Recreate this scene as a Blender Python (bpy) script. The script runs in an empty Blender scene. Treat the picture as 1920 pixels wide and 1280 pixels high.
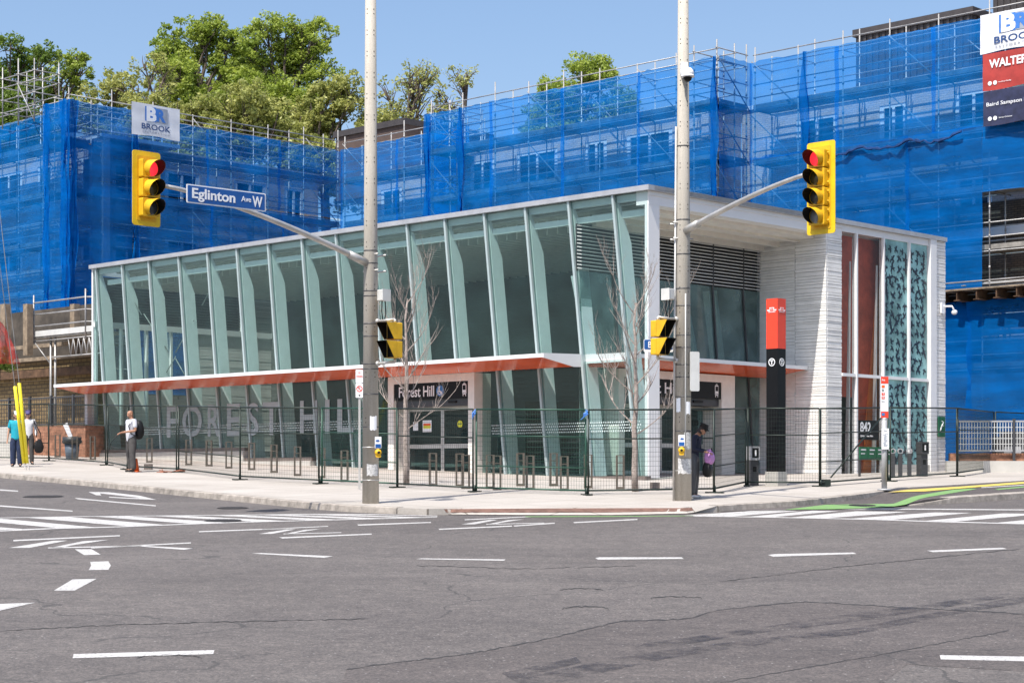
import bpy, bmesh, math, random
from mathutils import Vector, Matrix
random.seed(7)
# ------------------------------------------------------------------ camera, sky, sun, exposure
SC = bpy.context.scene
COL = SC.collection
F = 3418.0                      # focal length in photo pixels (1920 wide)
cam_d = bpy.data.cameras.new('camera'); cam = bpy.data.objects.new('camera', cam_d); COL.objects.link(cam)
cam_d.sensor_width = 36; cam_d.lens = F / 1920 * 36
cam_d.shift_y = (892 - 640) / 1920.0
cam_d.clip_start = 0.5; cam_d.clip_end = 3000
cam.location = (0, 0, 0); cam.rotation_euler = (math.radians(90), 0, 0)
SC.camera = cam
uL = Vector((-0.718, 0.696, 0)).normalized()
uR = Vector((0.696, 0.718, 0)).normalized()
SUN_EL = math.radians(60)
sdir = (-uR * 0.975 - uL * 0.22).normalized()
S = Vector((sdir.x * math.cos(SUN_EL), sdir.y * math.cos(SUN_EL), math.sin(SUN_EL)))
w = bpy.data.worlds.new('World'); SC.world = w; w.use_nodes = True
nt = w.node_tree; bg = nt.nodes['Background']
sky = nt.nodes.new('ShaderNodeTexSky'); sky.sky_type = 'NISHITA'; sky.sun_disc = False
sky.sun_elevation = SUN_EL; sky.sun_rotation = math.atan2(S.x, S.y)
sky.altitude = 100; sky.air_density = 1.0; sky.dust_density = 2.6; sky.ozone_density = 3.4
nt.links.new(sky.outputs[0], bg.inputs[0]); bg.inputs[1].default_value = 0.13
sun_d = bpy.data.lights.new('sun', 'SUN'); sun_d.energy = 4.2; sun_d.angle = math.radians(0.5); sun_d.color = (1, 0.95, 0.87)
sun = bpy.data.objects.new('sun', sun_d); COL.objects.link(sun)
sun.rotation_euler = S.to_track_quat('Z', 'Y').to_euler()
sun.location = (-30, -30, 60)
SC.view_settings.view_transform = 'Standard'; SC.view_settings.look = 'None'
SC.view_settings.exposure = 0.6; SC.view_settings.gamma = 1
SC.cycles.max_bounces = 8; SC.cycles.transparent_max_bounces = 24; SC.cycles.diffuse_bounces = 3
SC.cycles.glossy_bounces = 3; SC.cycles.transmission_bounces = 4
SC.cycles.caustics_reflective = False; SC.cycles.caustics_refractive = False
SC.cycles.use_denoising = True

# ------------------------------------------------------------------ helpers
ORG = {}
def V(*a): return Vector(a)
def P(u, v, Y): return Vector(((u - 960) / F * Y, Y, (892 - v) / F * Y))
def sstep(a, b, x):
    t = min(1, max(0, (x - a) / (b - a))); return t * t * (3 - 2 * t)
def zg(X, Y):
    Ye = max(Y, 12.0)
    if Ye > 47: Ye = 47 + (Ye - 47) * (1 - 0.5 * sstep(3, 6, X))
    if Ye > 72: Ye = 72
    return -2.171 + 0.045 * Ye
def G(u, v, off=0.0):
    lo, hi = 6.0, 120.0
    f = lambda Y: (892 - v) / F * Y - (zg((u - 960) / F * Y, Y) + off)
    Y = lo
    prev = f(lo)
    while Y < hi:
        Yn = Y + 0.5
        cur = f(Yn)
        if prev * cur <= 0 or (prev > 0 and cur < 0):
            a, b = Y, Yn
            for _ in range(30):
                m = (a + b) / 2
                if f(a) * f(m) <= 0: b = m
                else: a = m
            return P(u, v, (a + b) / 2)
        prev = cur; Y = Yn
    return P(u, v, 60)
def frame(o, x, y, z=Vector((0, 0, 1))):
    return Matrix(((x.x, y.x, z.x, o.x), (x.y, y.y, z.y, o.y), (x.z, y.z, z.z, o.z), (0, 0, 0, 1)))
def yawm(o, a): return Matrix.Translation(o) @ Matrix.Rotation(a, 4, 'Z')
def tag(o, label=None, cat=None, group=None, kind=None):
    if label: o['label'] = label
    if cat: o['category'] = cat
    if group: o['group'] = group
    if kind: o['kind'] = kind
    return o
def thing(name, loc, label, cat, group=None, kind=None):
    o = bpy.data.objects.new(name, None); COL.objects.link(o); o.location = loc
    o.empty_display_size = 0.2
    ORG[o.name] = Vector(loc); return tag(o, label, cat, group, kind)
class MB:
    def __init__(s, M=None): s.v = []; s.f = []; s.uv = []; s.mi = []; s.M = M or Matrix(); s.m = 0; s.smooth = []; s.sm = False
    def add(s, vs, fs, uvs=None):
        b = len(s.v); s.v += [s.M @ Vector(p) for p in vs]
        for k, f in enumerate(fs):
            s.f.append([b + i for i in f])
            if uvs: s.uv.append([uvs[i] for i in f])
            else:
                pts = [Vector(vs[i]) for i in f]
                n = (pts[1] - pts[0]).cross(pts[2] - pts[0]) if len(pts) > 2 else V(0, 0, 1)
                ax = max(range(3), key=lambda q: abs(n[q]))
                s.uv.append([((p.y, p.z) if ax == 0 else (p.x, p.z) if ax == 1 else (p.x, p.y)) for p in pts])
            s.mi.append(s.m); s.smooth.append(s.sm)
        return s
    def box(s, x0, y0, z0, x1, y1, z1, taper=None):
        vs = [(x0, y0, z0), (x1, y0, z0), (x1, y1, z0), (x0, y1, z0), (x0, y0, z1), (x1, y0, z1), (x1, y1, z1), (x0, y1, z1)]
        return s.add(vs, [(0, 3, 2, 1), (4, 5, 6, 7), (0, 1, 5, 4), (1, 2, 6, 5), (2, 3, 7, 6), (3, 0, 4, 7)])
    def hexa(s, p): return s.add(p, [(0, 3, 2, 1), (4, 5, 6, 7), (0, 1, 5, 4), (1, 2, 6, 5), (2, 3, 7, 6), (3, 0, 4, 7)])
    def rbox(s, x0, y0, z0, x1, y1, z1, r=0.02):      # rounded in x-z, extruded along y
        pts = []
        for cx, cz, a0 in ((x1 - r, z0 + r, -90), (x1 - r, z1 - r, 0), (x0 + r, z1 - r, 90), (x0 + r, z0 + r, 180)):
            for k in range(4):
                a = math.radians(a0 + 30 * k); pts.append((cx + r * math.cos(a), cz + r * math.sin(a)))
        return s.prism_y(pts, y0, y1)
    def prism_y(s, pts, y0, y1):
        n = len(pts); vs = [(x, y0, z) for x, z in pts] + [(x, y1, z) for x, z in pts]
        return s.add(vs, [tuple(range(n)), tuple(range(2 * n - 1, n - 1, -1))] + [(i, n + i, n + (i + 1) % n, (i + 1) % n) for i in range(n)])
    def prism_z(s, pts, z0, z1):
        n = len(pts); vs = [(x, y, z0) for x, y in pts] + [(x, y, z1) for x, y in pts]
        return s.add(vs, [tuple(range(n - 1, -1, -1)), tuple(range(n, 2 * n))] + [(i, (i + 1) % n, n + (i + 1) % n, n + i) for i in range(n)])
    def tube(s, p0, p1, r0, r1=None, n=6, cap=True):
        r1 = r0 if r1 is None else r1
        return s.path([p0, p1], [r0, r1], n, cap)
    def path(s, pts, rs, n=6, cap=True):
        pts = [Vector(p) for p in pts]
        if not isinstance(rs, (list, tuple)): rs = [rs] * len(pts)
        vs = []; fs = []
        ref = None
        for i, p in enumerate(pts):
            d = (pts[min(i + 1, len(pts) - 1)] - pts[max(i - 1, 0)])
            if d.length < 1e-9: d = V(0, 0, 1)
            d.normalize()
            if ref is None: ref = d.cross(V(0, 0, 1)) if abs(d.z) < 0.9 else d.cross(V(1, 0, 0))
            ref = (ref - d * ref.dot(d))
            if ref.length < 1e-6: ref = d.cross(V(0.3, 1, 0.2))
            ref.normalize(); b = d.cross(ref)
            for k in range(n):
                a = 2 * math.pi * k / n + math.pi / n
                vs.append(p + (ref * math.cos(a) + b * math.sin(a)) * rs[i])
        for i in range(len(pts) - 1):
            for k in range(n):
                fs.append((i * n + k, i * n + (k + 1) % n, (i + 1) * n + (k + 1) % n, (i + 1) * n + k))
        if cap: fs += [tuple(range(n - 1, -1, -1)), tuple(range(len(vs) - n, len(vs)))]
        sm = s.sm; s.sm = n > 5; s.add(vs, fs); s.sm = sm
        return s
    def ball(s, c, rx, ry=None, rz=None, nu=12, nv=8, z0=-1.0, z1=1.0):
        ry = ry or rx; rz = rz or rx; vs = []; fs = []
        a0 = math.asin(z0); a1 = math.asin(z1)
        for j in range(nv + 1):
            a = a0 + (a1 - a0) * j / nv
            for i in range(nu):
                b = 2 * math.pi * i / nu
                vs.append((c[0] + rx * math.cos(a) * math.cos(b), c[1] + ry * math.cos(a) * math.sin(b), c[2] + rz * math.sin(a)))
        for j in range(nv):
            for i in range(nu): fs.append((j * nu + i, j * nu + (i + 1) % nu, (j + 1) * nu + (i + 1) % nu, (j + 1) * nu + i))
        fs += [tuple(range(nu - 1, -1, -1)), tuple(range(nv * nu, nv * nu + nu))]
        sm = s.sm; s.sm = True; s.add(vs, fs); s.sm = sm
        return s
    def disc(s, cx, cz, r, y0, y1, n=20, rz=None):
        rz = rz or r
        return s.prism_y([(cx + r * math.cos(2 * math.pi * k / n), cz + rz * math.sin(2 * math.pi * k / n)) for k in range(n)], y0, y1)
    def ring(s, cx, cz, r0, r1, y0, y1, n=24):
        vs = []; fs = []
        for k in range(n):
            c, q = math.cos(2 * math.pi * k / n), math.sin(2 * math.pi * k / n)
            vs += [(cx + r0 * c, y0, cz + r0 * q), (cx + r1 * c, y0, cz + r1 * q), (cx + r0 * c, y1, cz + r0 * q), (cx + r1 * c, y1, cz + r1 * q)]
        for k in range(n):
            a = 4 * k; b = 4 * ((k + 1) % n)
            fs += [(a, a + 1, b + 1, b), (a + 2, b + 2, b + 3, a + 3), (a + 1, a + 3, b + 3, b + 1), (a, b, b + 2, a + 2)]
        return s.add(vs, fs)
    def text(s, body, cx, cz, w, h, y=0.0, depth=0.006, bold=0.0, skew=0.0):
        cu = bpy.data.curves.new('t', 'FONT'); cu.body = body; cu.size = 1; cu.extrude = 0.5; cu.offset = bold; cu.resolution_u = 3
        o = bpy.data.objects.new('t', cu); COL.objects.link(o)
        me = o.to_mesh(); vs = [v.co.copy() for v in me.vertices]; fs = [tuple(p.vertices) for p in me.polygons]
        o.to_mesh_clear(); bpy.data.objects.remove(o); bpy.data.curves.remove(cu)
        if not vs: return s
        x0 = min(v.x for v in vs); x1 = max(v.x for v in vs); y0 = min(v.y for v in vs); y1 = max(v.y for v in vs)
        out = []
        for v in vs:
            z = (v.y - y0) / (y1 - y0) * h - h / 2
            out.append((cx + ((v.x - x0) / (x1 - x0) - 0.5) * w + skew * z, y - depth * (v.z + 0.5), cz + z))
        return s.add(out, fs)
    def build(s, name, mat, parent=None, label=None, loc=None, cat=None, group=None, kind=None):
        me = bpy.data.meshes.new(name)
        org = Vector(loc) if loc is not None else (ORG[parent.name] if parent else V(0, 0, 0))
        me.from_pydata([tuple(v - org) for v in s.v], [], s.f)
        ul = me.uv_layers.new(name='UVMap'); k = 0; flat = []
        for q in s.uv:
            for c in q: flat += [c[0], c[1]]
        if len(flat) == 2 * len(ul.data): ul.data.foreach_set('uv', flat)
        for m in (mat if isinstance(mat, (list, tuple)) else [mat]): me.materials.append(m)
        me.polygons.foreach_set('material_index', s.mi); me.polygons.foreach_set('use_smooth', s.smooth)
        me.update()
        o = bpy.data.objects.new(name, me); COL.objects.link(o)
        if parent:
            o.parent = parent
            o.location = org - ORG[parent.name]
        else: o.location = org
        ORG[o.name] = org
        return tag(o, label, cat, group, kind)
def place(src, parent, dloc):                 # linked copy of a part, moved
    o = src.copy(); COL.objects.link(o); o.parent = parent; o.location = src.location + Vector(dloc); return o
def copy_thing(root, loc, rz=0, label=None):
    r = root.copy(); COL.objects.link(r); r.location = loc; r.rotation_euler = (0, 0, rz)
    if label: r['label'] = label
    def rec(src, dst):
        for ch in list(src.children):
            c = ch.copy(); COL.objects.link(c); c.parent = dst; rec(ch, c)
    rec(root, r); return r

# ------------------------------------------------------------------ materials
def mat(name, c, rough=0.6, metal=0.0, var=0.12, scale=3.0, bump=0.0, bscale=40, spec=0.5, coord='Object', c2=None, emit=None, estr=0):
    m = bpy.data.materials.new(name); m.use_nodes = True; n = m.node_tree.nodes; l = m.node_tree.links
    b = n['Principled BSDF']; b.inputs['Roughness'].default_value = rough; b.inputs['Metallic'].default_value = metal
    b.inputs['Specular IOR Level'].default_value = spec
    tc = n.new('ShaderNodeTexCoord')
    nz = n.new('ShaderNodeTexNoise'); nz.inputs['Scale'].default_value = scale; nz.inputs['Detail'].default_value = 6; nz.inputs['Roughness'].default_value = 0.65
    l.new(tc.outputs[coord], nz.inputs['Vector'])
    r = n.new('ShaderNodeValToRGB'); r.color_ramp.elements[0].position = 0.3; r.color_ramp.elements[1].position = 0.7
    c2 = c2 or tuple(x * (1 - 2 * var) for x in c)
    r.color_ramp.elements[0].color = (*c2, 1); r.color_ramp.elements[1].color = (*[min(1, x * (1 + var * 0.5)) for x in c], 1)
    l.new(nz.outputs['Fac'], r.inputs[0]); l.new(r.outputs[0], b.inputs['Base Color'])
    if bump:
        z2 = n.new('ShaderNodeTexNoise'); z2.inputs['Scale'].default_value = bscale; z2.inputs['Detail'].default_value = 4
        l.new(tc.outputs[coord], z2.inputs['Vector'])
        bp = n.new('ShaderNodeBump'); bp.inputs['Strength'].default_value = bump; bp.inputs['Distance'].default_value = 0.01
        l.new(z2.outputs['Fac'], bp.inputs['Height']); l.new(bp.outputs[0], b.inputs['Normal'])
    if emit:
        b.inputs['Emission Color'].default_value = (*emit, 1); b.inputs['Emission Strength'].default_value = estr
    return m
def nd(m, t, **k):
    x = m.node_tree.nodes.new(t)
    for a, b in k.items(): setattr(x, a, b)
    return x
def math_(m, op, a, b=None, c=None):
    x = nd(m, 'ShaderNodeMath', operation=op)
    for i, q in enumerate((a, b, c)):
        if q is None: continue
        if isinstance(q, (int, float)): x.inputs[i].default_value = q
        else: m.node_tree.links.new(q, x.inputs[i])
    return x.outputs[0]
def noise(m, vec, scale, detail=4, rough=0.6, dist=0):
    x = nd(m, 'ShaderNodeTexNoise'); x.inputs['Scale'].default_value = scale; x.inputs['Detail'].default_value = detail
    x.inputs['Roughness'].default_value = rough; x.inputs['Distortion'].default_value = dist
    m.node_tree.links.new(vec, x.inputs['Vector']); return x.outputs['Fac']
def ramp(m, fac, stops):
    r = nd(m, 'ShaderNodeValToRGB'); e = r.color_ramp.elements
    e[0].position, e[0].color = stops[0][0], (*stops[0][1], 1); e[1].position, e[1].color = stops[-1][0], (*stops[-1][1], 1)
    for p, c in stops[1:-1]:
        q = e.new(p); q.color = (*c, 1)
    m.node_tree.links.new(fac, r.inputs[0]); return r.outputs[0]
def mixc(m, fac, a, b, mode='MIX'):
    x = nd(m, 'ShaderNodeMix', data_type='RGBA', blend_type=mode)
    for i, q in ((0, fac), (6, a), (7, b)):
        if isinstance(q, (int, float)): x.inputs[i].default_value = q
        elif isinstance(q, tuple): x.inputs[i].default_value = (*q, 1)
        else: m.node_tree.links.new(q, x.inputs[i])
    return x.outputs[2]
def base(name, rough=0.8):
    m = bpy.data.materials.new(name); m.use_nodes = True; b = m.node_tree.nodes['Principled BSDF']; b.inputs['Roughness'].default_value = rough
    tc = nd(m, 'ShaderNodeTexCoord'); return m, b, tc
def bumpto(m, b, h, strength, dist=0.01):
    bp = nd(m, 'ShaderNodeBump'); bp.inputs['Strength'].default_value = strength; bp.inputs['Distance'].default_value = dist
    m.node_tree.links.new(h, bp.inputs['Height']); m.node_tree.links.new(bp.outputs[0], b.inputs['Normal'])

def asphalt(name, lo, hi):
    m, b, tc = base(name, 0.88); o = tc.outputs['Object']; L = m.node_tree.links
    big = noise(m, o, 0.16, 5, 0.6, 0.6); c = ramp(m, big, [(0.32, lo), (0.68, hi)])
    mp = nd(m, 'ShaderNodeMapping'); mp.inputs['Rotation'].default_value = (0, 0, math.radians(-12)); mp.inputs['Scale'].default_value = (0.06, 0.9, 1)
    L.new(o, mp.inputs[0]); st = noise(m, mp.outputs[0], 1.0, 5, 0.6)
    c = mixc(m, 0.5, c, ramp(m, st, [(0.35, (0.78, 0.77, 0.78)), (0.62, (1.1, 1.09, 1.07))]), 'MULTIPLY')
    fine = noise(m, o, 38, 3, 0.8); c = mixc(m, 0.75, c, ramp(m, fine, [(0.34, (0.4, 0.4, 0.42)), (0.5, (1, 1, 1)), (0.66, (1.7, 1.66, 1.6))]), 'MULTIPLY')
    for sc_, am in ((11, .55), (3.2, .35)): c = mixc(m, am, c, ramp(m, noise(m, o, sc_, 5, 0.8), [(0.36, (0.62, 0.62, 0.63)), (0.5, (1, 1, 1)), (0.64, (1.4, 1.38, 1.34))]), 'MULTIPLY')
    vo = nd(m, 'ShaderNodeTexVoronoi'); vo.inputs['Scale'].default_value = 9; L.new(o, vo.inputs['Vector'])
    sp = math_(m, 'LESS_THAN', vo.outputs['Distance'], 0.09); c = mixc(m, math_(m, 'MULTIPLY', sp, 0.55), c, (0.42, 0.41, 0.39))
    # hairline cracks
    dv = nd(m, 'ShaderNodeVectorMath', operation='ADD'); nn = nd(m, 'ShaderNodeTexNoise'); nn.inputs['Scale'].default_value = 0.8; nn.inputs['Detail'].default_value = 6
    L.new(o, nn.inputs['Vector']); L.new(o, dv.inputs[0]); L.new(nn.outputs['Color'], dv.inputs[1])
    v2 = nd(m, 'ShaderNodeTexVoronoi', feature='DISTANCE_TO_EDGE'); v2.inputs['Scale'].default_value = 0.16; L.new(dv.outputs[0], v2.inputs['Vector'])
    cr = math_(m, 'MULTIPLY', math_(m, 'LESS_THAN', v2.outputs['Distance'], 0.0022), math_(m, 'GREATER_THAN', noise(m, o, 0.35, 2), 0.5))
    c = mixc(m, math_(m, 'MULTIPLY', cr, 0.55), c, (0.03, 0.03, 0.03))
    L.new(c, b.inputs['Base Color']); bumpto(m, b, noise(m, o, 55, 3, 0.8), 0.5, 0.01); return m
M_ASPH = asphalt('asphalt', (0.088, 0.0785, 0.075), (0.128, 0.115, 0.109))
M_ASPH2 = asphalt('asphalt_patch', (0.076, 0.066, 0.063), (0.104, 0.091, 0.087))
def concrete_flags():
    m, b, tc = base('sidewalk_concrete', 0.85); o = tc.outputs['Object']; L = m.node_tree.links
    c = ramp(m, noise(m, o, 0.5, 6, 0.65), [(0.3, (0.38, 0.345, 0.31)), (0.7, (0.47, 0.435, 0.4))])
    c = mixc(m, 0.5, c, ramp(m, noise(m, o, 30, 3, 0.7), [(0.35, (0.78, 0.77, 0.75)), (0.65, (1.1, 1.1, 1.1))]), 'MULTIPLY')
    mp = nd(m, 'ShaderNodeMapping'); mp.inputs['Rotation'].default_value = (0, 0, math.radians(45)); L.new(o, mp.inputs[0])
    br = nd(m, 'ShaderNodeTexBrick'); br.offset = 0; br.inputs['Scale'].default_value = 1; br.inputs['Brick Width'].default_value = 1.7; br.inputs['Row Height'].default_value = 1.7
    br.inputs['Mortar Size'].default_value = 0.012; br.inputs['Mortar Smooth'].default_value = 0
    br.inputs['Color1'].default_value = (1, 1, 1, 1); br.inputs['Color2'].default_value = (0.9, 0.9, 0.89, 1); br.inputs['Mortar'].default_value = (0.45, 0.43, 0.4, 1)
    L.new(mp.outputs[0], br.inputs['Vector']); c = mixc(m, 1.0, c, br.outputs['Color'], 'MULTIPLY')
    L.new(c, b.inputs['Base Color']); bumpto(m, b, noise(m, o, 60, 3), 0.2); return m
M_WALK = concrete_flags()
M_KERB = mat('kerb_concrete', (0.4, 0.355, 0.31), 0.85, var=0.3, scale=4, bump=0.3)
M_CONC = mat('white_concrete', (0.52, 0.5, 0.46), 0.8, var=0.08, scale=2, bump=0.15)
def worn(name, c, lo=0.36):
    m, b, tc = base(name, 0.7); o = tc.outputs['Object']; L = m.node_tree.links
    f = math_(m, 'GREATER_THAN', noise(m, o, 26, 5, 0.75), lo)
    c1 = ramp(m, noise(m, o, 1.5, 5), [(0.3, tuple(x * 0.88 for x in c)), (0.7, c)])
    L.new(mixc(m, f, (0.2, 0.195, 0.19), c1), b.inputs['Base Color']); return m
M_PAINT = worn('road_paint_white', (0.5, 0.485, 0.47), 0.43); M_GREEN = worn('bike_lane_green', (0.17, 0.33, 0.1), 0.42)
M_YEL = worn('yellow_paving', (0.6, 0.46, 0.1), 0.3)
def brick(name, c1, c2, mortar, w=0.24, h=0.08, ms=0.012):
    m, b, tc = base(name, 0.9); L = m.node_tree.links; uv = tc.outputs['UV']
    br = nd(m, 'ShaderNodeTexBrick'); br.inputs['Scale'].default_value = 1; br.inputs['Brick Width'].default_value = w; br.inputs['Row Height'].default_value = h
    br.inputs['Mortar Size'].default_value = ms; br.inputs['Color1'].default_value = (*c1, 1); br.inputs['Color2'].default_value = (*c2, 1); br.inputs['Mortar'].default_value = (*mortar, 1)
    L.new(uv, br.inputs['Vector'])
    c = mixc(m, 0.6, br.outputs['Color'], ramp(m, noise(m, uv, 0.6, 6, 0.7), [(0.3, (0.6, 0.58, 0.56)), (0.7, (1.15, 1.15, 1.15))]), 'MULTIPLY')
    L.new(c, b.inputs['Base Color']); return m
M_BRICK = brick('pinkish_brick', (0.55, 0.44, 0.39), (0.68, 0.56, 0.5), (0.4, 0.36, 0.33))
M_BRICKY = brick('yellow_brown_brick', (0.2, 0.135, 0.06), (0.32, 0.22, 0.1), (0.09, 0.065, 0.04), 0.4, 0.15, 0.02)
M_BRICKD = brick('brown_brick', (0.1, 0.075, 0.055), (0.16, 0.12, 0.085), (0.05, 0.04, 0.035))
def glass(name, tint, refl=0.9, rough=0.02, haze=0.0, dc=(0.3, 0.4, 0.4)):
    m = bpy.data.materials.new(name); m.use_nodes = True; n = m.node_tree.nodes; l = m.node_tree.links
    n.remove(n['Principled BSDF']); out = n['Material Output']
    tr = n.new('ShaderNodeBsdfTransparent'); tr.inputs[0].default_value = (*tint, 1)
    gl = n.new('ShaderNodeBsdfGlossy'); gl.inputs['Roughness'].default_value = rough; gl.inputs[0].default_value = (refl, refl, refl, 1)
    df = n.new('ShaderNodeBsdfDiffuse'); df.inputs[0].default_value = (*dc, 1)
    tc = n.new('ShaderNodeTexCoord'); nz = n.new('ShaderNodeTexNoise'); nz.inputs['Scale'].default_value = 1.5; nz.inputs['Detail'].default_value = 6
    l.new(tc.outputs['Object'], nz.inputs['Vector'])
    mr = n.new('ShaderNodeMapRange'); mr.inputs[1].default_value = 0.35; mr.inputs[2].default_value = 0.8; mr.inputs[3].default_value = haze * 0.5; mr.inputs[4].default_value = haze * 1.8
    l.new(nz.outputs['Fac'], mr.inputs[0])
    m1 = n.new('ShaderNodeMixShader'); l.new(mr.outputs[0], m1.inputs[0]); l.new(tr.outputs[0], m1.inputs[1]); l.new(df.outputs[0], m1.inputs[2])
    fr = n.new('ShaderNodeFresnel'); fr.inputs[0].default_value = 1.5
    ge = n.new('ShaderNodeNewGeometry'); iv = n.new('ShaderNodeMath'); iv.operation = 'SUBTRACT'; iv.inputs[0].default_value = 1; l.new(ge.outputs['Backfacing'], iv.inputs[1])
    mu = n.new('ShaderNodeMath'); mu.operation = 'MULTIPLY'; l.new(fr.outputs[0], mu.inputs[0]); l.new(iv.outputs[0], mu.inputs[1])
    m2 = n.new('ShaderNodeMixShader'); l.new(mu.outputs[0], m2.inputs[0]); l.new(m1.outputs[0], m2.inputs[1]); l.new(gl.outputs[0], m2.inputs[2])
    l.new(m2.outputs[0], out.inputs[0]); return m
M_GLASS = glass('station_glass', (0.8, 0.88, 0.868), 0.75, haze=0.022, dc=(0.18, 0.36, 0.35))
M_GLASSP = glass('porch_glass', (0.7, 0.8, 0.79), 0.6, haze=0.3, dc=(0.3, 0.42, 0.4))  # pale diffuse haze stands in for light reflected by the porch panes
M_GLASSD = glass('door_glass', (0.55, 0.68, 0.68), 0.9, haze=0.03)
M_GLASSR = glass('side_glass', (0.85, 0.86, 0.86), 0.5, haze=0.0)
M_WIN = mat('dark_window_glass', (0.03, 0.05, 0.08), 0.08, var=0.3, scale=0.7)
def leafmat(name, c1, c2):
    m, b, tc = base(name, 0.55); L = m.node_tree.links; n = m.node_tree.nodes
    c = ramp(m, noise(m, tc.outputs['Object'], 0.9, 3), [(0.35, c1), (0.65, c2)])
    gi = nd(m, 'ShaderNodeNewGeometry'); c = mixc(m, 0.5, c, ramp(m, gi.outputs['Random Per Island'], [(0, (0.6, 0.65, 0.6)), (1, (1.35, 1.25, 1.1))]), 'MULTIPLY')
    L.new(c, b.inputs['Base Color']); tl = n.new('ShaderNodeBsdfTranslucent'); L.new(c, tl.inputs[0])
    mx = n.new('ShaderNodeMixShader'); mx.inputs[0].default_value = 0.45; L.new(b.outputs[0], mx.inputs[1]); L.new(tl.outputs[0], mx.inputs[2])
    L.new(mx.outputs[0], n['Material Output'].inputs[0]); return m
M_LEAF = leafmat('leaf_green', (0.24, 0.33, 0.05), (0.44, 0.52, 0.1)); M_LEAF2 = leafmat('leaf_olive', (0.3, 0.34, 0.1), (0.5, 0.51, 0.17)); M_LEAF3 = leafmat('leaf_dark', (0.1, 0.18, 0.025), (0.22, 0.31, 0.05))
M_BARK = mat('bark', (0.13, 0.1, 0.08), 0.9, var=0.3, scale=8); M_BARKP = mat('pale_bark', (0.42, 0.35, 0.31), 0.85, var=0.3, scale=14)
def netmat(name, c, a0, a1, cu=2.0):
    m = bpy.data.materials.new(name); m.use_nodes = True; n = m.node_tree.nodes; l = m.node_tree.links; n.remove(n['Principled BSDF'])
    tc = n.new('ShaderNodeTexCoord'); uv = tc.outputs['UV']
    tr = n.new('ShaderNodeBsdfTransparent'); df = n.new('ShaderNodeBsdfDiffuse'); tl = n.new('ShaderNodeBsdfTranslucent')
    mp = n.new('ShaderNodeMapping'); mp.inputs['Scale'].default_value = (0.25, 1.3, 1); l.new(uv, mp.inputs[0])
    col = ramp(m, noise(m, mp.outputs[0], 0.8, 5, 0.6), [(0.3, tuple(x * 0.8 for x in c)), (0.7, tuple(min(1, x * 1.12) for x in c))])
    l.new(col, df.inputs[0]); l.new(col, tl.inputs[0])
    tr.inputs[0].default_value = (0.5, 0.78, 1, 1)
    m1 = n.new('ShaderNodeMixShader'); m1.inputs[0].default_value = 0.38; l.new(df.outputs[0], m1.inputs[1]); l.new(tl.outputs[0], m1.inputs[2])
    al = nd(m, 'ShaderNodeMapRange'); al.inputs[1].default_value = 0.35; al.inputs[2].default_value = 0.65; al.inputs[3].default_value = a0; al.inputs[4].default_value = a1
    l.new(noise(m, mp.outputs[0], 1.6, 5, 0.7), al.inputs[0])
    m2 = n.new('ShaderNodeMixShader'); l.new(al.outputs[0], m2.inputs[0]); l.new(tr.outputs[0], m2.inputs[1]); l.new(m1.outputs[0], m2.inputs[2])
    l.new(m2.outputs[0], n['Material Output'].inputs[0]); return m
M_NET = netmat('blue_debris_net', (0.004, 0.24, 0.76), 0.34, 0.56)
M_NETD = netmat('blue_heavy_net', (0.003, 0.18, 0.6), 0.5, 0.76)
M_NETH = mat('net_hem_blue', (0.003, 0.05, 0.2), 0.8, var=0.3)
M_NETR = netmat('red_debris_net', (0.75, 0.1, 0.08), 0.5, 0.75)
M_STEEL = mat('galvanised_tube', (0.42, 0.41, 0.4), 0.45, 0.3, var=0.25, scale=1.5)
M_RUST = mat('rusty_coupler', (0.35, 0.15, 0.08), 0.7, 0.2)
M_DECKB = mat('deck_boards', (0.3, 0.28, 0.25), 0.8, var=0.3)
M_WHITE = mat('white_panel', (0.8, 0.79, 0.79), 0.4, var=0.03, scale=1)
M_CLAD = mat('white_brick_cladding', (0.86, 0.84, 0.81), 0.75, var=0.07, scale=2.5, bump=0.15)
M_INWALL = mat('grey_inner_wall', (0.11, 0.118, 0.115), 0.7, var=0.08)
M_CREAM = mat('cream_soffit', (0.8, 0.76, 0.7), 0.6, var=0.06)
M_FIN = mat('painted_steel_fin', (0.84, 0.86, 0.85), 0.4, var=0.04)
M_CAP = mat('grey_metal_cap', (0.5, 0.5, 0.52), 0.4, 0.4, var=0.1)
M_RED = mat('glossy_red_soffit', (0.85, 0.13, 0.035), 0.16, var=0.14, scale=0.9, c2=(0.68, 0.09, 0.028))
M_REDP = mat('totem_red', (0.78, 0.06, 0.025), 0.35, var=0.03)
M_REDI = mat('interior_red', (0.8, 0.12, 0.05), 0.5, var=0.2); M_ORI = mat('interior_orange', (0.95, 0.25, 0.05), 0.5)
M_BLK = mat('black_metal', (0.014, 0.014, 0.015), 0.5, var=0.2, spec=0.25); M_BLKG = mat('black_sign_gloss', (0.008, 0.008, 0.009), 0.35, spec=0.2)
M_DGREY = mat('dark_grey_metal', (0.07, 0.07, 0.075), 0.45, 0.2); M_GREY = mat('grey_box', (0.42, 0.42, 0.43), 0.5, 0.2, var=0.1)
M_LGREY = mat('light_grey_box', (0.62, 0.62, 0.6), 0.5, var=0.08)
M_FENCE = mat('fence_black_green', (0.018, 0.03, 0.024), 0.45, 0.3); M_FENCEG = mat('fence_green', (0.02, 0.075, 0.05), 0.45, 0.2)
M_RACK = mat('bronze_rack', (0.16, 0.135, 0.11), 0.5, 0.5, var=0.2); M_SILL = mat('bronze_sill', (0.22, 0.18, 0.16), 0.5, 0.3)
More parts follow.
